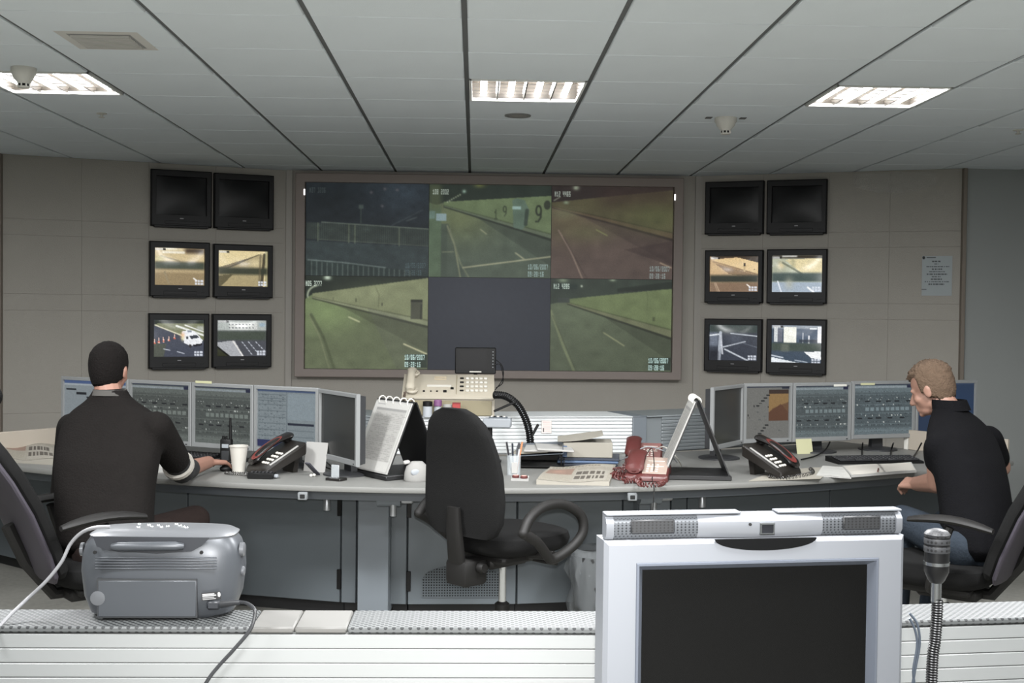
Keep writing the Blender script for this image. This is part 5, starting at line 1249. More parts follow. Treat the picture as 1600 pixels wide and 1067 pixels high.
MB().loft(rings, cap=False).build('bag_liner', mat('clear_bag', (120, 124, 126), 0.25, alpha=0.4, spec=0.6), t, smooth=60)

# ================================================================ CHAIRS
M_FAB = mat('black_fabric', (17, 17, 17), 0.95, spec=0.15, var=0.15, vscale=60, bump=0.3, bscale=400)
M_CHPL = mat('chair_plastic', (17, 16, 15), 0.6, spec=0.3)
M_CHROME = mat('chrome', (190, 192, 194), 0.2, metal=1.0)
M_PURPLE = mat('purple_back_shell', (46, 42, 50), 0.7)
def sring(c, hx, hy, z, n=24, e=3.0):
    out = []
    for i in range(n):
        a = 2 * math.pi * i / n; ca, sa = math.cos(a), math.sin(a)
        out.append(Vector((c[0] + hx * math.copysign(abs(ca) ** (2 / e), ca), c[1] + hy * math.copysign(abs(sa) ** (2 / e), sa), z)))
    return out
def chair_base(t, seat_z, rot=0.2):
    for k in range(5):
        a = rot + 2 * math.pi * k / 5; d = Vector((math.cos(a), math.sin(a), 0))
        MB().tube([Vector((0, 0, 0.11)), d * 0.16 + Vector((0, 0, 0.10)), d * 0.30 + Vector((0, 0, 0.075))], [0.03, 0.024, 0.016], 8).build('base_arm', M_CHPL, t)
        c = d * 0.30
        MB().tube([c + Vector((-d.y, d.x, 0)) * -0.022 + Vector((0, 0, 0.03)), c + Vector((-d.y, d.x, 0)) * 0.022 + Vector((0, 0, 0.03))], 0.03, 14).build('castor', M_CHPL, t)
    MB().lathe([(0.04, 0.07), (0.042, 0.13), (0.038, 0.13), (0.032, 0.30), (0.02, 0.31)], 18).build('column_cover', M_CHPL, t)
    MB().lathe([(0.017, 0.29), (0.017, seat_z - 0.1)], 16).build('gas_column', M_CHROME, t)
def seat(t, zt, w=0.24, d=0.235, y0=0.02, th=0.085, m=None):
    rg = []
    for k, z in ((0.86, zt - th), (0.97, zt - th * 0.75), (1.0, zt - th * 0.45), (0.97, zt - th * 0.15), (0.88, zt - 0.004), (0.6, zt)):
        rg.append(sring((0, y0), w * k, d * k, z))
    o = MB().loft(rg).build('seat', m or M_FAB, t)
    MB().box((0, y0 - 0.02, zt - th - 0.02), (0.3, 0.3, 0.04), 0.012).build('seat_pan', M_CHPL, t)
    return o
def loop_arm(t, sx, zt):
    pts = [(-0.10, zt + 0.045), (-0.05, zt + 0.10), (0.05, zt + 0.135), (0.16, zt + 0.13), (0.245, zt + 0.08), (0.255, zt + 0.01), (0.20, zt - 0.05), (0.10, zt - 0.09), (0.05, zt - 0.06), (-0.02, zt + 0.0), (-0.10, zt + 0.045)]
    P = arc([Vector((sx * (0.29 + 0.03 * math.sin(math.pi * min(1, max(0, (z - zt + 0.1) / 0.25)))), y - 0.10, z)) for y, z in pts], 5)
    MB().tube(P, 0.021, 10).ell(P[0], (0.0215, 0.0215, 0.0215)).build('arm_loop', M_CHPL, t)
    MB().tube([(sx * 0.15, 0.0, zt - 0.09), (sx * 0.28, 0.02, zt - 0.08)], 0.02, 8).build('arm_bracket', M_CHPL, t)
# the empty task chair
ZS = 0.625
Cc = at(785, 900, 5.12)
ch = thing('office_chair', 'empty black office chair with looped arms in the middle', 'chair', (Cc.x, 5.12, 0), R(-47), 'office chairs')
chair_base(ch, ZS); seat(ch, ZS, 0.235, 0.24, 0.03)
MB().box((0, -0.03, ZS - 0.125), (0.16, 0.22, 0.05), 0.012).build('tilt_mechanism', M_CHPL, ch)
MB().tube([(0.1, 0.04, ZS - 0.12), (0.2, 0.06, ZS - 0.125), (0.25, 0.07, ZS - 0.12)], [0.007, 0.007, 0.012], 8).build('tilt_lever', M_CHPL, ch)
rg = []
for z, w in ((0.0, 0.165), (0.02, 0.205), (0.07, 0.23), (0.16, 0.236), (0.26, 0.228), (0.34, 0.214), (0.41, 0.194), (0.465, 0.166), (0.505, 0.125), (0.526, 0.065)):
    th = 0.036 if 0.03 < z < 0.47 else 0.024
    yy = -0.235 - 0.10 * z + 0.03 * math.sin(z * 6)
    rg.append(sring((0, yy), w, th * (0.55 if w < 0.06 else 1), ZS + 0.0 + z, 28, 2.8))
MB().loft(rg).build('backrest', M_FAB, ch)
MB().loft([sring((0, -0.235), 0.045, 0.014, ZS - 0.17, 14), sring((0, -0.265), 0.045, 0.018, ZS - 0.1, 14), sring((0, -0.28), 0.042, 0.018, ZS + 0.02, 14), sring((0, -0.285), 0.036, 0.012, ZS + 0.12, 14)]).build('back_bar', M_CHPL, ch)
MB().box((0, -0.21, ZS - 0.155), (0.13, 0.13, 0.11), 0.02, seg=2).build('bar_housing', M_CHPL, ch)
MB().lathe([(0.022, 0), (0.024, 0.02), (0.018, 0.03)], 12, Tm((0.07, -0.2, ZS - 0.13), ry=R(90))).build('height_knob', M_CHPL, ch)
for sx in (-1, 1): loop_arm(ch, sx, ZS)
# the two occupied high-back chairs
def high_chair(loc, rz, label, recl=26.0, zs=0.50):
    t = thing('office_chair', label, 'chair', loc, rz, 'office chairs')
    chair_base(t, zs, 0.5); seat(t, zs, 0.25, 0.25, 0.02, 0.09)
    MB().box((0, -0.04, zs - 0.13), (0.2, 0.26, 0.05), 0.012).build('tilt_mechanism', M_CHPL, t)
    T = Tm((0, -0.225, zs - 0.03), rx=R(recl))
    rg, rs = [], []
    for z, w in ((0.0, 0.19), (0.03, 0.225), (0.12, 0.238), (0.3, 0.235), (0.45, 0.225), (0.56, 0.205), (0.63, 0.16), (0.655, 0.09)):
        bow = 0.028 * math.sin(z * 5); rg.append(sring((0, bow), w, 0.04 if 0.02 < z < 0.64 else 0.022, z, 26, 2.8)); rs.append(sring((0, bow - 0.034), w * 0.985, 0.024 if 0.02 < z < 0.6 else 0.014, z - 0.004, 26, 2.6))
    MB().loft(rg, T).build('backrest', M_FAB, t); MB().loft(rs, T).build('back_shell', M_PURPLE, t)
    MB().tube([T @ Vector((0, -0.02, 0.62)), T @ Vector((0, 0.03, 0.7)), T @ Vector((0, 0.07, 0.76))], 0.012, 8).build('headrest_post', M_CHPL, t)
    MB().ell((0, 0.09, 0.775), (0.21, 0.05, 0.062), T, 20, 12).build('headrest', M_FAB, t)
    MB().tube([(0, -0.05, zs - 0.13), (0, -0.2, zs - 0.13), T @ Vector((0, -0.06, 0.08)), T @ Vector((0, -0.055, 0.25))], 0.026, 8).build('back_bar', M_CHPL, t)
    for sx in (-1, 1):
        MB().tube(arc([(sx * 0.2, -0.02, zs - 0.1), (sx * 0.30, -0.03, zs - 0.06), (sx * 0.315, -0.08, zs + 0.1), (sx * 0.31, -0.11, zs + 0.19)], 5), 0.018, 8).build('arm_post', M_CHPL, t)
        rr_ = []
        for k in range(9):
            q = k / 8; y = -0.28 + 0.34 * q; z = zs + 0.195 + 0.035 * math.sin(math.pi * (0.15 + 0.75 * q)) - 0.02 * (1 - q); ww = 0.042 * (1 - 0.5 * abs(2 * q - 1) ** 3); hz = 0.018 * (1 - 0.4 * abs(2 * q - 1) ** 3)
            rr_.append([Vector((sx * 0.31 + ww * math.cos(a), y, z + hz * math.sin(a))) for a in np.linspace(0, 2 * math.pi, 12, endpoint=False)])
        MB().loft(rr_).build('arm_pad', M_CHPL, t)
    return t
CL = Vector((-1.56, 5.10, 0)); CR = Vector((2.05, 5.14, 0))
high_chair(CL, R(-52), 'reclined black high-back office chair of the left man')
high_chair(CR, R(52), 'reclined black high-back office chair of the right man')

# ================================================================ PEOPLE
M_SKIN = mat('skin', (128, 94, 80), 0.6, var=0.05, vscale=30)
M_SKIN2 = mat('skin_fair', (126, 95, 81), 0.6, var=0.05, vscale=30)
M_JUMPER = mat('black_jumper', (20, 18, 17), 0.95, spec=0.1, var=0.15, vscale=25, bump=0.35, bscale=120)
M_POLO = mat('black_polo', (8, 8, 10), 0.95, spec=0.1, var=0.15, vscale=25, bump=0.3, bscale=120)
M_BROWNT = mat('dark_brown_trousers', (34, 27, 25), 0.95, spec=0.1, var=0.12, vscale=25, bump=0.3, bscale=80)
M_JEANS = mat('blue_jeans', (40, 46, 53), 0.95, spec=0.1, var=0.18, vscale=20, bump=0.35, bscale=90)
M_HAIRD = mat('dark_brown_hair', (13, 10, 9), 0.9, spec=0.15, var=0.25, vscale=60, bump=0.5, bscale=140)
M_HAIRL = mat('sandy_grey_hair', (76, 62, 50), 0.85, spec=0.2, var=0.3, vscale=50, bump=0.6, bscale=120)
M_SHOE = mat('dark_shoe', (40, 34, 30), 0.5)
def azv(a): return Vector((math.sin(a), math.cos(a), 0)), Vector((math.cos(a), -math.sin(a), 0))
def torso_rings(sec, az, n=22):
    f, r = azv(az); out = []
    for c, hw, hd in sec:
        ring = []
        for i in range(n):
            a = 2 * math.pi * i / n; ca, sa = math.cos(a), math.sin(a)
            ring.append(Vector(c) + r * hw * math.copysign(abs(ca) ** 0.8, ca) + f * hd * math.copysign(abs(sa) ** 0.85, sa))
        out.append(ring)
    return out
def head_parts(C, az, pitch, roll=0.0):
    Rm = Matrix.Rotation(-az, 3, 'Z') @ Matrix.Rotation(pitch, 3, 'X') @ Matrix.Rotation(roll, 3, 'Y')
    L = lambda p: Vector(C) + Rm @ Vector(p)
    return Rm, L
def head_mesh(mb, C, az, pitch):
    Rm, L = head_parts(C, az, pitch)
    E = lambda c, r: mb.ell(L(c), r, Rm=Rm, nu=20, nv=14)
    E((0, -0.012, 0.028), (0.074, 0.094, 0.086)); E((0, 0.028, -0.03), (0.06, 0.062, 0.075)); E((0, 0.042, -0.082), (0.04, 0.044, 0.033))
    E((0, 0.0, -0.065), (0.054, 0.055, 0.04))
    mb.capsule(L((0, 0.085, 0.0)), L((0, 0.106, -0.038)), 0.008, 0.013); E((0.012, 0.094, -0.044), (0.009, 0.012, 0.008)); E((-0.012, 0.094, -0.044), (0.009, 0.012, 0.008))
    mb.capsule(L((-0.036, 0.07, 0.012)), L((0.036, 0.07, 0.012)), 0.012, 0.012)                      # brow
    mb.capsule(L((-0.02, 0.084, -0.066)), L((0.02, 0.084, -0.066)), 0.007, 0.007); mb.capsule(L((-0.017, 0.083, -0.077)), L((0.017, 0.083, -0.077)), 0.008, 0.008)   # lips
    E((0, 0.078, -0.1), (0.018, 0.014, 0.014))
    for s in (-1, 1):
        E((s * 0.04, 0.052, -0.032), (0.02, 0.026, 0.022))                                              # cheek
        E((s * 0.077, -0.008, -0.012), (0.009, 0.021, 0.033)); E((s * 0.078, -0.014, -0.004), (0.011, 0.014, 0.02))
    return Rm, L
def hair_mesh(L, spiky, seed, low=-0.07):
    NU, NV = 56, 34; rn = random.Random(seed); rings = []
    for j in range(NV + 1):
        t = math.pi * j / NV; zz = -math.cos(t); q = max(math.sin(t), 1e-3); ring = []
        for i in range(NU):
            a = 2 * math.pi * i / NU; x, y = q * math.cos(a), q * math.sin(a)
            p = Vector((0.082 * x, -0.012 + 0.103 * y, 0.03 + (0.094 if zz > 0 else 0.15) * zz))
            hairline = 0.062 + 0.02 * abs(x) if p.y > 0.03 else (-0.005 + max(0, (0.03 - p.y)) * -0.9)
            keep = p.z > max(low, hairline)
            k = 1.0 + (rn.uniform(0.0, spiky) if zz > 0.25 else rn.uniform(0, spiky * 0.35)) if keep else 0.82
            ring.append(L((p.x * k, -0.012 + (p.y + 0.012) * k, 0.03 + (p.z - 0.03) * k)))
        rings.append(ring)
    return MB().loft(rings)
def hand(mb, W, d, n, thumb_side, curl=0.5, spread=0.018, s=1.0):
    """W wrist point, d direction of the fingers, n back-of-hand normal"""
    d = Vector(d).normalized(); n = (Vector(n) - d * Vector(n).dot(d)).normalized(); sd = d.cross(n) * thumb_side
    pk = W + d * 0.085 * s
    for k in (-1.5, -0.5, 0.5, 1.5): mb.capsule(W + sd * k * 0.012 * s + d * 0.01, pk + sd * k * spread * s, 0.016 * s, 0.0125 * s, 8)
    for k, ln in ((-1.5, 0.058), (-0.5, 0.072), (0.5, 0.078), (1.5, 0.070)):
        p0 = pk + sd * k * spread * s
        c1, c2 = curl * 0.7, curl * 1.6
        d1 = (d * math.cos(c1) - n * math.sin(c1)); p1 = p0 + d1 * ln * 0.52 * s
        d2 = (d * math.cos(c2) - n * math.sin(c2)); p2 = p1 + d2 * ln * 0.48 * s
        mb.capsule(p0, p1, 0.0098 * s, 0.009 * s, 8); mb.capsule(p1, p2, 0.009 * s, 0.0075 * s, 8)
    t0 = W + d * 0.03 * s + sd * 0.022 * s; t1 = t0 + (d * 0.7 + sd * 0.75 - n * 0.25).normalized() * 0.04 * s; t2 = t1 + (d * 0.95 + sd * 0.2 - n * 0.4).normalized() * 0.032 * s
    mb.capsule(t0, t1, 0.014 * s, 0.0105 * s, 8); mb.capsule(t1, t2, 0.0105 * s, 0.0085 * s, 8)
def shoe(c, f):
    f = Vector(f).normalized(); r = Vector((f.y, -f.x, 0)); rings = []
    for q, w, h in ((-0.09, 0.022, 0.05), (-0.075, 0.036, 0.075), (-0.02, 0.04, 0.085), (0.06, 0.044, 0.065), (0.13, 0.044, 0.045), (0.17, 0.03, 0.03)):
        rings.append([Vector((c.x, c.y, 0)) + f * q + r * x * w + Vector((0, 0, z * h)) for x, z in ((-1, 0.02), (1, 0.02), (1, 0.45), (0.6, 1), (-0.6, 1), (-1, 0.45))])
    return MB().loft(rings)

# ---- left man, seen from behind
g = thing('person', 'man in a dark jumper seated at the left desk, seen from behind', 'person', (CL.x, CL.y, 0))
az = R(14)
sec = [(at(168, 862, 5.10), 0.17, 0.12), (at(166, 845, 5.10), 0.205, 0.14), (at(163, 800, 5.14), 0.215, 0.135), (at(164, 760, 5.19), 0.222, 0.135), (at(168, 715, 5.25), 0.235, 0.14),
       (at(174, 680, 5.31), 0.24, 0.13), (at(176, 658, 5.34), 0.225, 0.115), (at(175, 642, 5.36), 0.185, 0.098), (at(173, 628, 5.37), 0.12, 0.08), (at(172, 618, 5.375), 0.085, 0.072), (at(172, 607, 5.38), 0.072, 0.066)]
mb = MB().loft(torso_rings(sec, az))
shR, elR, wrR = at(244, 668, 5.27), at(284, 745, 5.56), at(326, 722, 5.93)
shL, elL, wrL = at(112, 668, 5.42), at(100, 770, 5.55), at(165, 738, 5.95)
elR.z = max(elR.z, 0.80); wrR.z = 0.795; wrL.z = 0.80
cuffR = shR.lerp(elR, 0.72)
mb.capsule(shR, shR.lerp(elR, 0.45), 0.075, 0.072); mb.capsule(shR.lerp(elR, 0.45), cuffR, 0.072, 0.069)
mb.capsule(shL, elL, 0.068, 0.062); mb.capsule(elL, elL.lerp(wrL, 0.6), 0.062, 0.05)
sh = remesh(mb.build('jumper', M_JUMPER, g, world=True), 0.011, 16)
u, w_ = basis(elR - shR); da = (elR - shR).normalized()
rings = [[cuffR + da * q + (u * math.cos(a) + w_ * math.sin(a)) * rr_ for a in np.linspace(0, 2 * math.pi, 24, endpoint=False)] for q, rr_ in ((0.046, 0.058), (0.046, 0.0725), (0.066, 0.071), (0.066, 0.058))]
MB().loft(rings, cap=False, closed=True).build('white_cuff_band', mat('white_band', (150, 146, 138), 0.9), sh, world=True)
mb = MB(); mb.capsule(cuffR, elR, 0.06, 0.058); mb.capsule(elR, elR.lerp(wrR, 0.28), 0.056, 0.05)
remesh(mb.build('undershirt_sleeve', mat('black_sleeve', (14, 14, 15), 0.9), g, world=True), 0.008, 4)
C = at(171, 577, 5.43)
mb = MB(); Rm, L = head_mesh(mb, C, R(9), R(-8))
ch_ = at(174, 690, 5.30); mb.capsule(at(172, 626, 5.37), ch_, 0.05, 0.08)
for a_, b_ in ((shR, elR), (shL, elL)): mb.capsule(ch_, a_, 0.05, 0.045); mb.capsule(a_, b_, 0.045, 0.044)
mb.capsule(elL, elL.lerp(wrL, 0.5), 0.044, 0.04)
mb.capsule(at(172, 626, 5.37), L((0, -0.02, -0.06)), 0.062, 0.056)
mb.capsule(elR.lerp(wrR, 0.1), wrR, 0.044, 0.031)
hand(mb, wrR, Vector((0.55, 0.75, -0.08)), Vector((0, 0, 1)), -1, 0.55)
mb.capsule(elL.lerp(wrL, 0.4), wrL, 0.042, 0.03); hand(mb, wrL, Vector((0.3, 0.9, -0.1)), Vector((0, 0, 1)), 1, 0.4)
remesh(mb.build('body', M_SKIN, g, world=True), 0.0052, 5)
hair_mesh(L, 0.03, 3, low=-0.085).build('hair', M_HAIRD, g, world=True, smooth=180)
MB().loft(torso_rings([(at(172, 617, 5.37), 0.076, 0.072), (at(172, 608, 5.385), 0.07, 0.066), (at(172, 608, 5.385), 0.064, 0.06), (at(172, 617, 5.37), 0.07, 0.066)], az), cap=False, closed=True).build('collar', mat('grey_collar', (58, 56, 53), 0.9), g, world=True)
mb = MB()
hpR, knR = at(205, 850, 5.14), at(305, 812, 5.62); hpL, knL = at(130, 850, 5.16), at(200, 818, 5.66)
mb.capsule(at(168, 858, 5.10), at(168, 850, 5.12), 0.15, 0.15)
for hp, kn, ft in ((hpR, knR, Vector((knR.x + 0.02, knR.y + 0.12, 0.1))), (hpL, knL, Vector((knL.x, knL.y + 0.08, 0.1)))):
    mb.capsule(hp, kn, 0.098, 0.07); mb.capsule(kn, ft, 0.066, 0.046)
remesh(mb.build('trousers', M_BROWNT, g, world=True), 0.011, 5)
for kn, dx, dy in ((knR, 0.02, 0.12), (knL, 0.0, 0.08)): shoe(Vector((kn.x + dx, kn.y + dy + 0.04, 0)), (0.25, 0.97, 0)).build('shoe', M_SHOE, g, world=True)
t = thing('computer_mouse', 'black computer mouse under the left man\'s right hand', 'mouse', (wrR.x + 0.075, wrR.y + 0.10, ZT), R(-35))
MB().ell((0, 0, 0.012), (0.029, 0.052, 0.02)).build('shell', M_BLACK, t); MB().tube([(0, 0.02, 0.03), (0, 0.032, 0.0285)], 0.005, 8).build('wheel', M_GREYPL, t)

# ---- right man, turned to the left and leaning over the desk
g = thing('person', 'sandy-haired man in a black polo shirt and jeans leaning over the right desk', 'person', (CR.x, CR.y, 0))
az = R(-46)
sec = [(at(1532, 868, 5.12), 0.165, 0.12), (at(1530, 850, 5.12), 0.2, 0.14), (at(1526, 800, 5.17), 0.2, 0.135), (at(1520, 757, 5.23), 0.205, 0.135), (at(1511, 717, 5.30), 0.218, 0.135),
       (at(1503, 690, 5.36), 0.232, 0.125), (at(1498, 672, 5.39), 0.215, 0.11), (at(1491, 654, 5.43), 0.16, 0.09), (at(1484, 640, 5.45), 0.085, 0.072), (at(1481, 632, 5.46), 0.07, 0.068)]
mb = MB().loft(torso_rings(sec, az))
shL, elL, wrL = at(1467, 700, 5.25), at(1468, 753, 5.32), at(1434, 756, 5.56)
shR, elR, wrR = at(1543, 688, 5.58), at(1563, 730, 5.66), at(1500, 738, 6.0)
cf2 = shL.lerp(elL, 0.36)
mb.capsule(shL, cf2, 0.07, 0.067); mb.capsule(shR, shR.lerp(elR, 0.65), 0.075, 0.066)
sh = remesh(mb.build('polo_shirt', M_POLO, g, world=True), 0.011, 16)
cb = MB().loft(torso_rings([(at(1487, 640, 5.45), 0.088, 0.08), (at(1482, 624, 5.47), 0.078, 0.076), (at(1482, 624, 5.47), 0.07, 0.068), (at(1487, 640, 5.45), 0.08, 0.072)], az), cap=False, closed=True)
cb.build('shirt_collar', M_POLO, sh, world=True)
C = at(1454, 607, 5.52)
mb = MB(); Rm, L = head_mesh(mb, C, R(-50), R(-22))
ch_ = at(1503, 700, 5.34); mb.capsule(at(1490, 655, 5.43), ch_, 0.05, 0.08)
for a_, b_ in ((shL, elL), (shR, elR)): mb.capsule(ch_, a_, 0.05, 0.045); mb.capsule(a_, b_, 0.045, 0.046)
mb.capsule(at(1490, 655, 5.43), L((0, -0.025, -0.055)), 0.064, 0.058)
mb.capsule(shL.lerp(elL, 0.3), elL, 0.056, 0.054); mb.capsule(elL, wrL, 0.054, 0.036)
hand(mb, wrL, Vector((-0.45, 0.85, -0.05)), Vector((-0.5, -0.2, 0.8)), 1, 1.1)
mb.capsule(shR.lerp(elR, 0.5), elR, 0.054, 0.048); mb.capsule(elR, wrR, 0.046, 0.032); hand(mb, wrR, Vector((-0.8, 0.5, -0.1)), Vector((0, 0, 1)), -1, 0.6)
remesh(mb.build('body', M_SKIN2, g, world=True), 0.0052, 5)
hair_mesh(L, 0.15, 9, low=-0.075).build('hair', M_HAIRL, g, world=True, smooth=180)
mb = MB()
hpL, knL = at(1500, 855, 5.06), at(1410, 812, 5.50); hpR, knR = at(1545, 850, 5.25), at(1478, 818, 5.72)
mb.capsule(at(1528, 862, 5.12), at(1528, 850, 5.14), 0.14, 0.14)
for hp, kn, ft in ((hpL, knL, Vector((knL.x - 0.0, knL.y + 0.05, 0.1))), (hpR, knR, Vector((knR.x - 0.05, knR.y + 0.08, 0.1)))):
    mb.capsule(hp, kn, 0.098, 0.072); mb.capsule(kn, ft, 0.068, 0.048)
remesh(mb.build('jeans', M_JEANS, g, world=True), 0.011, 5)
for kn, dx, dy in ((knL, 0.0, 0.05), (knR, -0.05, 0.08)): shoe(Vector((kn.x + dx - 0.02, kn.y + dy + 0.03, 0)), (-0.6, 0.8, 0)).build('shoe', mat('tan_shoe', (120, 96, 80), 0.6), g, world=True)

# ================================================================ FRONT CONSOLE
M_FWHITE = mat('front_slat_enamel', (140, 142, 141), 0.33)
M_PERF = perforated_mat('perforated_cap', (86, 88, 88), (28, 30, 31))
M_SOLIDCAP = mat('plain_cap', (96, 95, 92), 0.5)
ZF = 0.95
def front_riser(A, B, label, caps):
    A, B = Vector(A), Vector(B); L = (B - A).length
    t = thing('front_riser', label, 'console', (A.x, A.y, DZ), math.atan2(B.y - A.y, B.x - A.x), 'slatted risers of the front console')
    h = ZF - DZ
    MB().box((L / 2, 0.072, h / 2 - 0.006), (L - 0.002, 0.12, h - 0.014)).build('body', M_FWHITE, t)
    for k in range(7):
        MB().box((L / 2, 0.009, 0.002 + (k + 0.5) * (h - 0.016) / 7), (L - 0.002, 0.014, (h - 0.016) / 7 - 0.0009), 0.0016).build('slat', M_FWHITE, t)
    for a_, b_, m in caps:
        MB().box(((a_ + b_) / 2, 0.065, h - 0.006), (b_ - a_ - 0.0015, 0.132, 0.012), 0.003).build('cap_strip', m, t)
xa = at(460, 983, 2.27).x
front_riser((-1.5, 2.268, 0), (0.36, 2.268, 0), 'white slatted riser of the front console under the grey radio',
            [(0, 1.5 + at(395, 980, 2.3).x, M_PERF), (1.5 + at(395, 980, 2.3).x, 1.5 + xa, M_SOLIDCAP), (1.5 + xa, 1.5 + at(545, 980, 2.3).x, M_SOLIDCAP), (1.5 + at(545, 980, 2.3).x, 1.86, M_PERF)])
front_riser((0.3625, 2.268, 0), (1.5, 2.405, 0), 'white slatted riser of the front console beside the gooseneck microphone', [(0, 1.145, M_PERF)])
ft = thing('front_worktop', 'grey worktop of the front console carrying the big monitor', 'desk', (0, 1.8, 0))
MB().prism([(-1.5, 1.3), (0.36, 1.3), (1.6, 1.42), (1.5, 2.55), (0.36, 2.42), (-1.5, 2.42)], 0.035, Tm((0, 0, DZ - 0.035))).build('slab', M_TOP, ft, world=True)
for x, y in ((-1.35, 1.5), (-1.35, 2.3), (0.36, 2.2), (1.4, 1.55), (1.4, 2.4)): MB().box((x, y, (DZ - 0.035) / 2), (0.06, 0.06, DZ - 0.035), 0.004).build('leg', M_CABL, ft, world=True)

# ---- radio, seen from behind
M_RAD = mat('radio_grey', (70, 73, 77), 0.38, metal=0.25, var=0.02, vscale=10)
M_RADD = mat('radio_recess', (40, 42, 46), 0.4)
M_RADS = mat('radio_silver', (104, 106, 109), 0.3, metal=0.4)
k_ = 2.31 / F_PX
rc = at(258, 900, 2.385)
t = thing('portable_radio', 'grey portable radio seen from behind on the front console', 'radio', (rc.x, 2.385, ZF + 0.0005), R(1))
def rp(px, py): return ((px - 258) * k_, (969 - py) * k_ * 0.93)
rg = [sring((0, 0), 0.125, 0.056, 0.0, 40, 3.6), sring((0, 0), 0.138, 0.064, 0.008, 40, 3.6), sring((0, 0), 0.15, 0.070, 0.04, 40, 3.6), sring((0, 0), 0.156, 0.072, 0.09, 40, 3.6), sring((0, 0), 0.154, 0.070, 0.12, 40, 3.6), sring((0, 0), 0.147, 0.066, 0.142, 40, 3.6), sring((0, 0), 0.138, 0.06, 0.154, 40, 3.6)]
MB().loft(rg).build('body', M_RAD, t)
MB().loft([sring((0, 0.004), 0.14, 0.066, 0.152, 40, 3.4), sring((0, 0.004), 0.142, 0.068, 0.157, 40, 3.4), sring((0, 0.004), 0.13, 0.06, 0.164, 40, 3.0), sring((0, 0.01), 0.08, 0.04, 0.167, 40, 2.5)]).build('top_plate', M_RADS, t)
yb = -0.0695
poly = [rp(*q) for q in ((160, 828), (166, 845), (185, 852), (258, 857), (312, 853), (328, 843), (340, 830))]
MB().prism(poly, 0.004, Tm((0, yb + 0.004, 0), rx=R(90))).build('handle_recess', M_RADD, t)
MB().tube([(rp(190, 0)[0], yb - 0.002, rp(0, 845)[1]), (rp(200, 0)[0], yb - 0.006, rp(0, 844)[1]), (rp(288, 0)[0], yb - 0.006, rp(0, 843)[1]), (rp(300, 0)[0], yb - 0.002, rp(0, 844)[1])], [0.006, 0.009, 0.009, 0.006], 10).build('carry_handle', M_RAD, t)
MB().loft([[Vector((x, y, z)) for x, z in ((rp(168, 0)[0], rp(0, 964)[1]), (rp(322, 0)[0], rp(0, 964)[1]), (rp(321, 0)[0], rp(0, 899)[1]), (rp(167, 0)[0], rp(0, 898)[1]))] for y in (-0.0745, -0.055)]).build('battery_door_gap', mat('radio_gap', (40, 42, 44), 0.6), t)
MB().box(((rp(245, 0)[0]), -0.066, rp(0, 932)[1]), (152 * k_, 0.019, 58 * k_), 0.002).build('battery_door', M_RAD, t)
MB().lathe([(0.001, 0), (0.014, 0.0), (0.014, 0.003), (0.006, 0.0045)], 20, Tm((rp(169, 0)[0], -0.073, rp(0, 931)[1]), rx=R(90))).build('door_latch', M_RADS, t)
for k in range(5): MB().box((rp(258, 0)[0], -0.0722, rp(0, 863 + k * 4.6)[1]), (188 * k_, 0.004, 0.0022), 0.001).build('vent_rib', M_RAD, t)
for px in (163, 327): MB().lathe([(0.0035, 0), (0.0035, 0.003)], 10, Tm((rp(px, 0)[0], -0.067, rp(0, 855)[1]), rx=R(90))).build('screw_hole', M_DARKHOLE, t)
rl = Pic(36, 16, (24, 24, 25), 71)
for y in np.arange(0.2, 0.9, 0.2): rl.rect(0.05, y, 0.8 - 0.2 * ((y * 13) % 1), y + 0.1, (190, 190, 190), 0.9)
rl.disc(0.9, 0.4, 0.07, 0.3, (200, 200, 200), 0.8)
picture('rating_label', rl, 0.036, 0.015, M_PRINT, t, M=Tm((rp(343, 0)[0], -0.0715, rp(0, 928)[1]), rz=R(6), ry=R(-4)))
MB().box((rp(346, 0)[0], -0.069, rp(0, 944)[1]), (0.026, 0.008, 0.018), 0.005).build('mains_socket', M_RADD, t)
for zz, s_ in ((858, 0.014), (895, 0.009)): MB().lathe([(s_, 0), (s_, 0.008), (s_ * 0.7, 0.010)], 18, Tm((0.150, -0.02, rp(0, zz)[1]), ry=R(90))).build('side_knob', M_RADS, t)
MB().lathe([(0.013, 0), (0.013, 0.006), (0.008, 0.008)], 18, Tm((-0.151, -0.02, rp(0, 858)[1]), ry=R(-90))).build('side_knob', M_RADS, t)
rn = random.Random(2)
for k in range(11): MB().ell((-0.06 + 0.0105 * k + rn.uniform(-0.002, 0.002), 0.012 + rn.uniform(-0.02, 0.02), 0.1665), (0.0042, 0.0042, 0.003), nu=10, nv=6).build('top_button', M_CHROME, t)
lead = [at(350, 944, 2.315), at(380, 941, 2.29), at(396, 950, 2.262), at(398, 962, 2.256), at(390, 985, 2.25), at(365, 1015, 2.248), at(342, 1040, 2.248), at(325, 1062, 2.246), at(312, 1090, 2.244), at(306, 1140, 2.24)]
lead[-1].z = DZ + 0.004
MB().tube(arc(lead, 6), 0.0035, 8).build('mains_lead', mat('lead_grey', (44, 45, 47), 0.4), t, world=True)
MB().tube([at(346, 944, 2.312), at(362, 942, 2.30), at(376, 941, 2.292)], [0.007, 0.006, 0.004], 10).build('mains_plug', mat('lead_grey', (44, 45, 47)), t, world=True)
MB().tube(arc([at(172, 823, 2.33), at(150, 824, 2.33), at(128, 832, 2.34), at(110, 850, 2.345), at(96, 878, 2.34), at(72, 908, 2.335), at(40, 938, 2.33), at(12, 965, 2.29), at(-20, 1000, 2.25)], 8), 0.0035, 8).build('aerial_wire', mat('pale_wire', (128, 128, 130), 0.35), t, world=True)

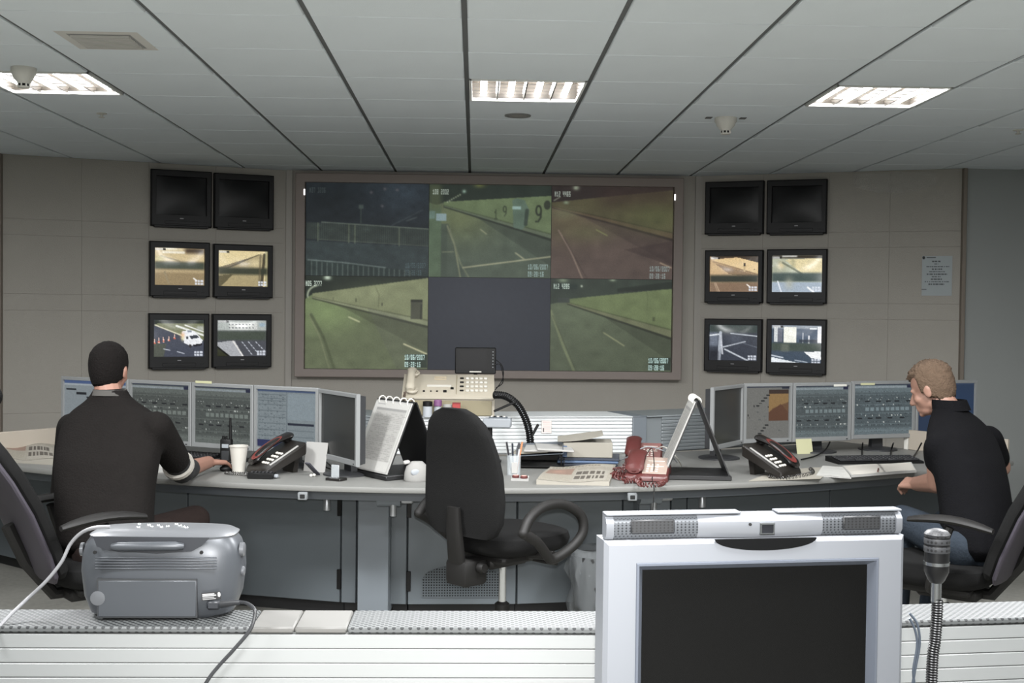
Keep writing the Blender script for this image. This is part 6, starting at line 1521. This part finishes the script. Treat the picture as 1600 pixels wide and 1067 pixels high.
# ---- video-call monitor
M_VCS = mat('video_silver', (122, 125, 130), 0.4, metal=0.3)
M_VCG = mat('video_grey_bevel', (88, 93, 102), 0.4, metal=0.2)
M_GRILL = perforated_mat('speaker_mesh', (78, 81, 85), (34, 36, 39), 0.004)
M_GRILLD = perforated_mat('speaker_mesh_dark', (34, 35, 37), (12, 12, 13), 0.004)
vm = at(1176, 900, 1.69); kv = 1.69 / F_PX
t = thing('video_call_monitor', 'large silver video-call monitor with camera bar in the foreground', 'monitor', (vm.x, 1.69, DZ), R(7.5))
ztop = at(1176, 837, 1.69).z - DZ; W = 488 * kv / math.cos(R(7.5)); Hh = 0.372; zb = ztop - Hh
fr = MB().frame(W, Hh, 0.045, 0.040, 0.031, 0.055, -0.02, 0.03, rec=0.0, ch=0.006); fr.v = [v + Vector((0, 0, zb)) for v in fr.v]
fr.build('bezel', M_VCS, t)
iw, ih = W - 0.085, Hh - 0.086
MB().rects([(-W / 2 + 0.045, W / 2 - 0.040, zb + 0.055, ztop - 0.031, -0.0195), (-W / 2 + 0.046, W / 2 - 0.041, zb + 0.056, ztop - 0.032, -0.0215), (-W / 2 + 0.049, W / 2 - 0.044, zb + 0.059, ztop - 0.035, -0.0215), (-W / 2 + 0.057, W / 2 - 0.052, zb + 0.067, ztop - 0.043, -0.008)], closed=True).build('inner_bevel', M_VCG, t)
MB().box((0.0025, -0.006, (zb + 0.055 + ztop - 0.031) / 2), (W - 0.095, 0.004, Hh - 0.096)).build('screen', mat('dark_screen_glass', (8, 8, 8), 0.25, spec=0.3, var=0.2, vscale=6), t)
MB().rects([(-W / 2 + 0.01, W / 2 - 0.01, zb + 0.01, ztop - 0.01, 0.03), (-W / 2 + 0.03, W / 2 - 0.03, zb + 0.03, ztop - 0.03, 0.07)]).build('back_shell', M_VCG, t)
MB().tube([(0, 0.05, zb + 0.12), (0, 0.06, 0.02)], 0.03, 12).build('neck', M_VCG, t)
MB().lathe([(0.13, 0), (0.13, 0.01), (0.1, 0.018), (0.04, 0.024)], 32, Tm((0, 0.03, 0))).build('base', M_VCG, t)
poly = [(0.075 * math.cos(a), -0.0165 * math.sin(a)) for a in np.linspace(0, math.pi, 24)]
MB().prism(poly, 0.004, Tm((0.0105, -0.0185, ztop + 0.0), rx=R(90))).build('badge_crescent', mat('gloss_black', (10, 10, 11), 0.15), t)
bar = 0.033; bz = ztop + 0.001
def barseg(x0, x1, name, m, bulge=0.0, yo=0.0, par=None):
    rings = []
    for x in np.linspace(x0, x1, 9):
        q = (x - (x0 + x1) / 2) / ((x1 - x0) / 2); f = -0.014 + yo - bulge * (1 - q * q)
        rings.append([Vector((x, f + 0.006, bz)), Vector((x, f, bz + 0.008)), Vector((x, f, bz + bar - 0.01)), Vector((x, f + 0.007, bz + bar - 0.002)), Vector((x, 0.008, bz + bar)), Vector((x, 0.008, bz))])
    return MB().loft(rings).build(name, m, par or t)
xl, xr = -W / 2 + 0.003, W / 2 - 0.003
barseg(xl, xl + 0.011, 'end_cap', M_VCS, 0, -0.002); barseg(xr - 0.009, xr, 'end_cap', M_VCS, 0, -0.002)
xg0, xg1 = (1080 - 1176) * kv, (1285 - 1176) * kv
sl_ = barseg(xl + 0.011, xg0, 'speaker_grille', M_GRILL); sr_ = barseg(xg1, xr - 0.009, 'speaker_grille', M_GRILL)
cs = barseg(xg0, xg1, 'camera_housing', M_VCS, 0.006)
for par, px0, px1 in ((sl_, 972, 1042), (sr_, 1318, 1382)): MB().box(((px0 + px1) / 2 * kv - 1176 * kv, -0.0145, bz + 0.0175), ((px1 - px0) * kv, 0.004, 0.020), 0.0018).build('speaker_cone_mesh', M_GRILLD, par)
for x0, x1 in ((xl, (1150 - 1176) * kv), ((1210 - 1176) * kv, xr)): MB().box(((x0 + x1) / 2, -0.002, bz + bar + 0.0015), (x1 - x0, 0.024, 0.003), 0.001).build('top_plate', M_VCS, t)
lx = (1190 - 1176) * kv
MB().frame(0.022, 0.017, 0.0025, 0.0025, 0.0025, 0.0025, 0, 0.006, ch=0.001).build('lens_frame', M_CHROME, cs, loc=(lx, -0.0225, bz + 0.004))
MB().box((lx, -0.0185, bz + 0.0125), (0.018, 0.004, 0.013)).build('lens', mat('lens_glass', (30, 31, 34), 0.05), cs)
MB().lathe([(0.0022, 0), (0.0022, 0.002)], 10, Tm(((1162 - 1176) * kv, -0.0195, bz + 0.019), rx=R(90))).build('mic_hole', M_DARKHOLE, cs)
for k, pts in enumerate(([(1421, 958), (1433, 975), (1437, 1005), (1430, 1045), (1424, 1080)], [(1421, 966), (1430, 985), (1433, 1010), (1427, 1050), (1432, 1085)])):
    MB().tube(arc([at(a_, b_, 1.80) for a_, b_ in pts], 6), 0.002, 6).build('rear_cable', mat('slate_cable', (70, 78, 88), 0.5), t, world=True)

# ---- gooseneck microphone
M_MIC = mat('microphone_black', (16, 16, 17), 0.35, metal=0.1)
mp_ = at(1461, 900, 1.74); km = 1.74 / F_PX
t = thing('gooseneck_microphone', 'black gooseneck microphone beside the big monitor', 'microphone', (mp_.x + 0.002, 1.74, DZ))
zz = lambda py: at(1461, py, 1.74).z - DZ
nk = arc([(-0.004, 0, 0.02), (-0.004, 0, zz(1060)), (0.0, 0, zz(1000)), (0.002, 0, zz(960)), (0.002, 0, zz(935))], 10)
neck = []; L_ = 0.0; tot = sum((b_ - a_).length for a_, b_ in zip(nk, nk[1:])); NN = int(tot / 0.0019)
for i in range(NN + 1):
    q = tot * i / NN; acc = 0.0
    for a_, b_ in zip(nk, nk[1:]):
        l_ = (b_ - a_).length
        if acc + l_ >= q - 1e-9: neck.append(a_.lerp(b_, (q - acc) / l_)); break
        acc += l_
MB().tube(neck, [0.0080 + (0.0008 if i % 2 else -0.0008) for i in range(len(neck))], 12).build('gooseneck', M_MIC, t)
MB().lathe([(0.0075, zz(940)), (0.0075, zz(908))], 14).build('stem', M_CHROME, t)
rr_ = 0.0178
MB().lathe([(0.009, zz(910)), (0.012, zz(906)), (rr_, zz(892)), (rr_, zz(882))], 24).build('lower_collar', M_MIC, t)
MB().lathe([(rr_ + 0.0006, zz(882)), (rr_ + 0.0006, zz(877))], 24).build('silver_ring', M_CHROME, t)
MB().lathe([(rr_, zz(877)), (rr_, zz(838))], 24).build('body', M_MIC, t)
for a_, b_ in ((862, 852), (849, 840)): MB().lathe([(rr_ + 0.0005, zz(a_)), (rr_ + 0.0008, zz(a_) + 0.001), (rr_ + 0.0008, zz(b_) - 0.001), (rr_ + 0.0005, zz(b_))], 24, cap=False).build('slotted_band', perforated_mat('mic_band', (52, 53, 55), (22, 22, 23), 0.006), t)
MB().lathe([(rr_, zz(838)), (rr_ + 0.001, zz(834)), (rr_ - 0.003, zz(829)), (0.006, zz(826))], 24).build('mesh_head', perforated_mat('mic_mesh', (46, 47, 49), (10, 10, 11), 0.004), t)
MB().lathe([(0.055, 0), (0.055, 0.012), (0.045, 0.02), (0.012, 0.026)], 28).build('base', M_MIC, t)
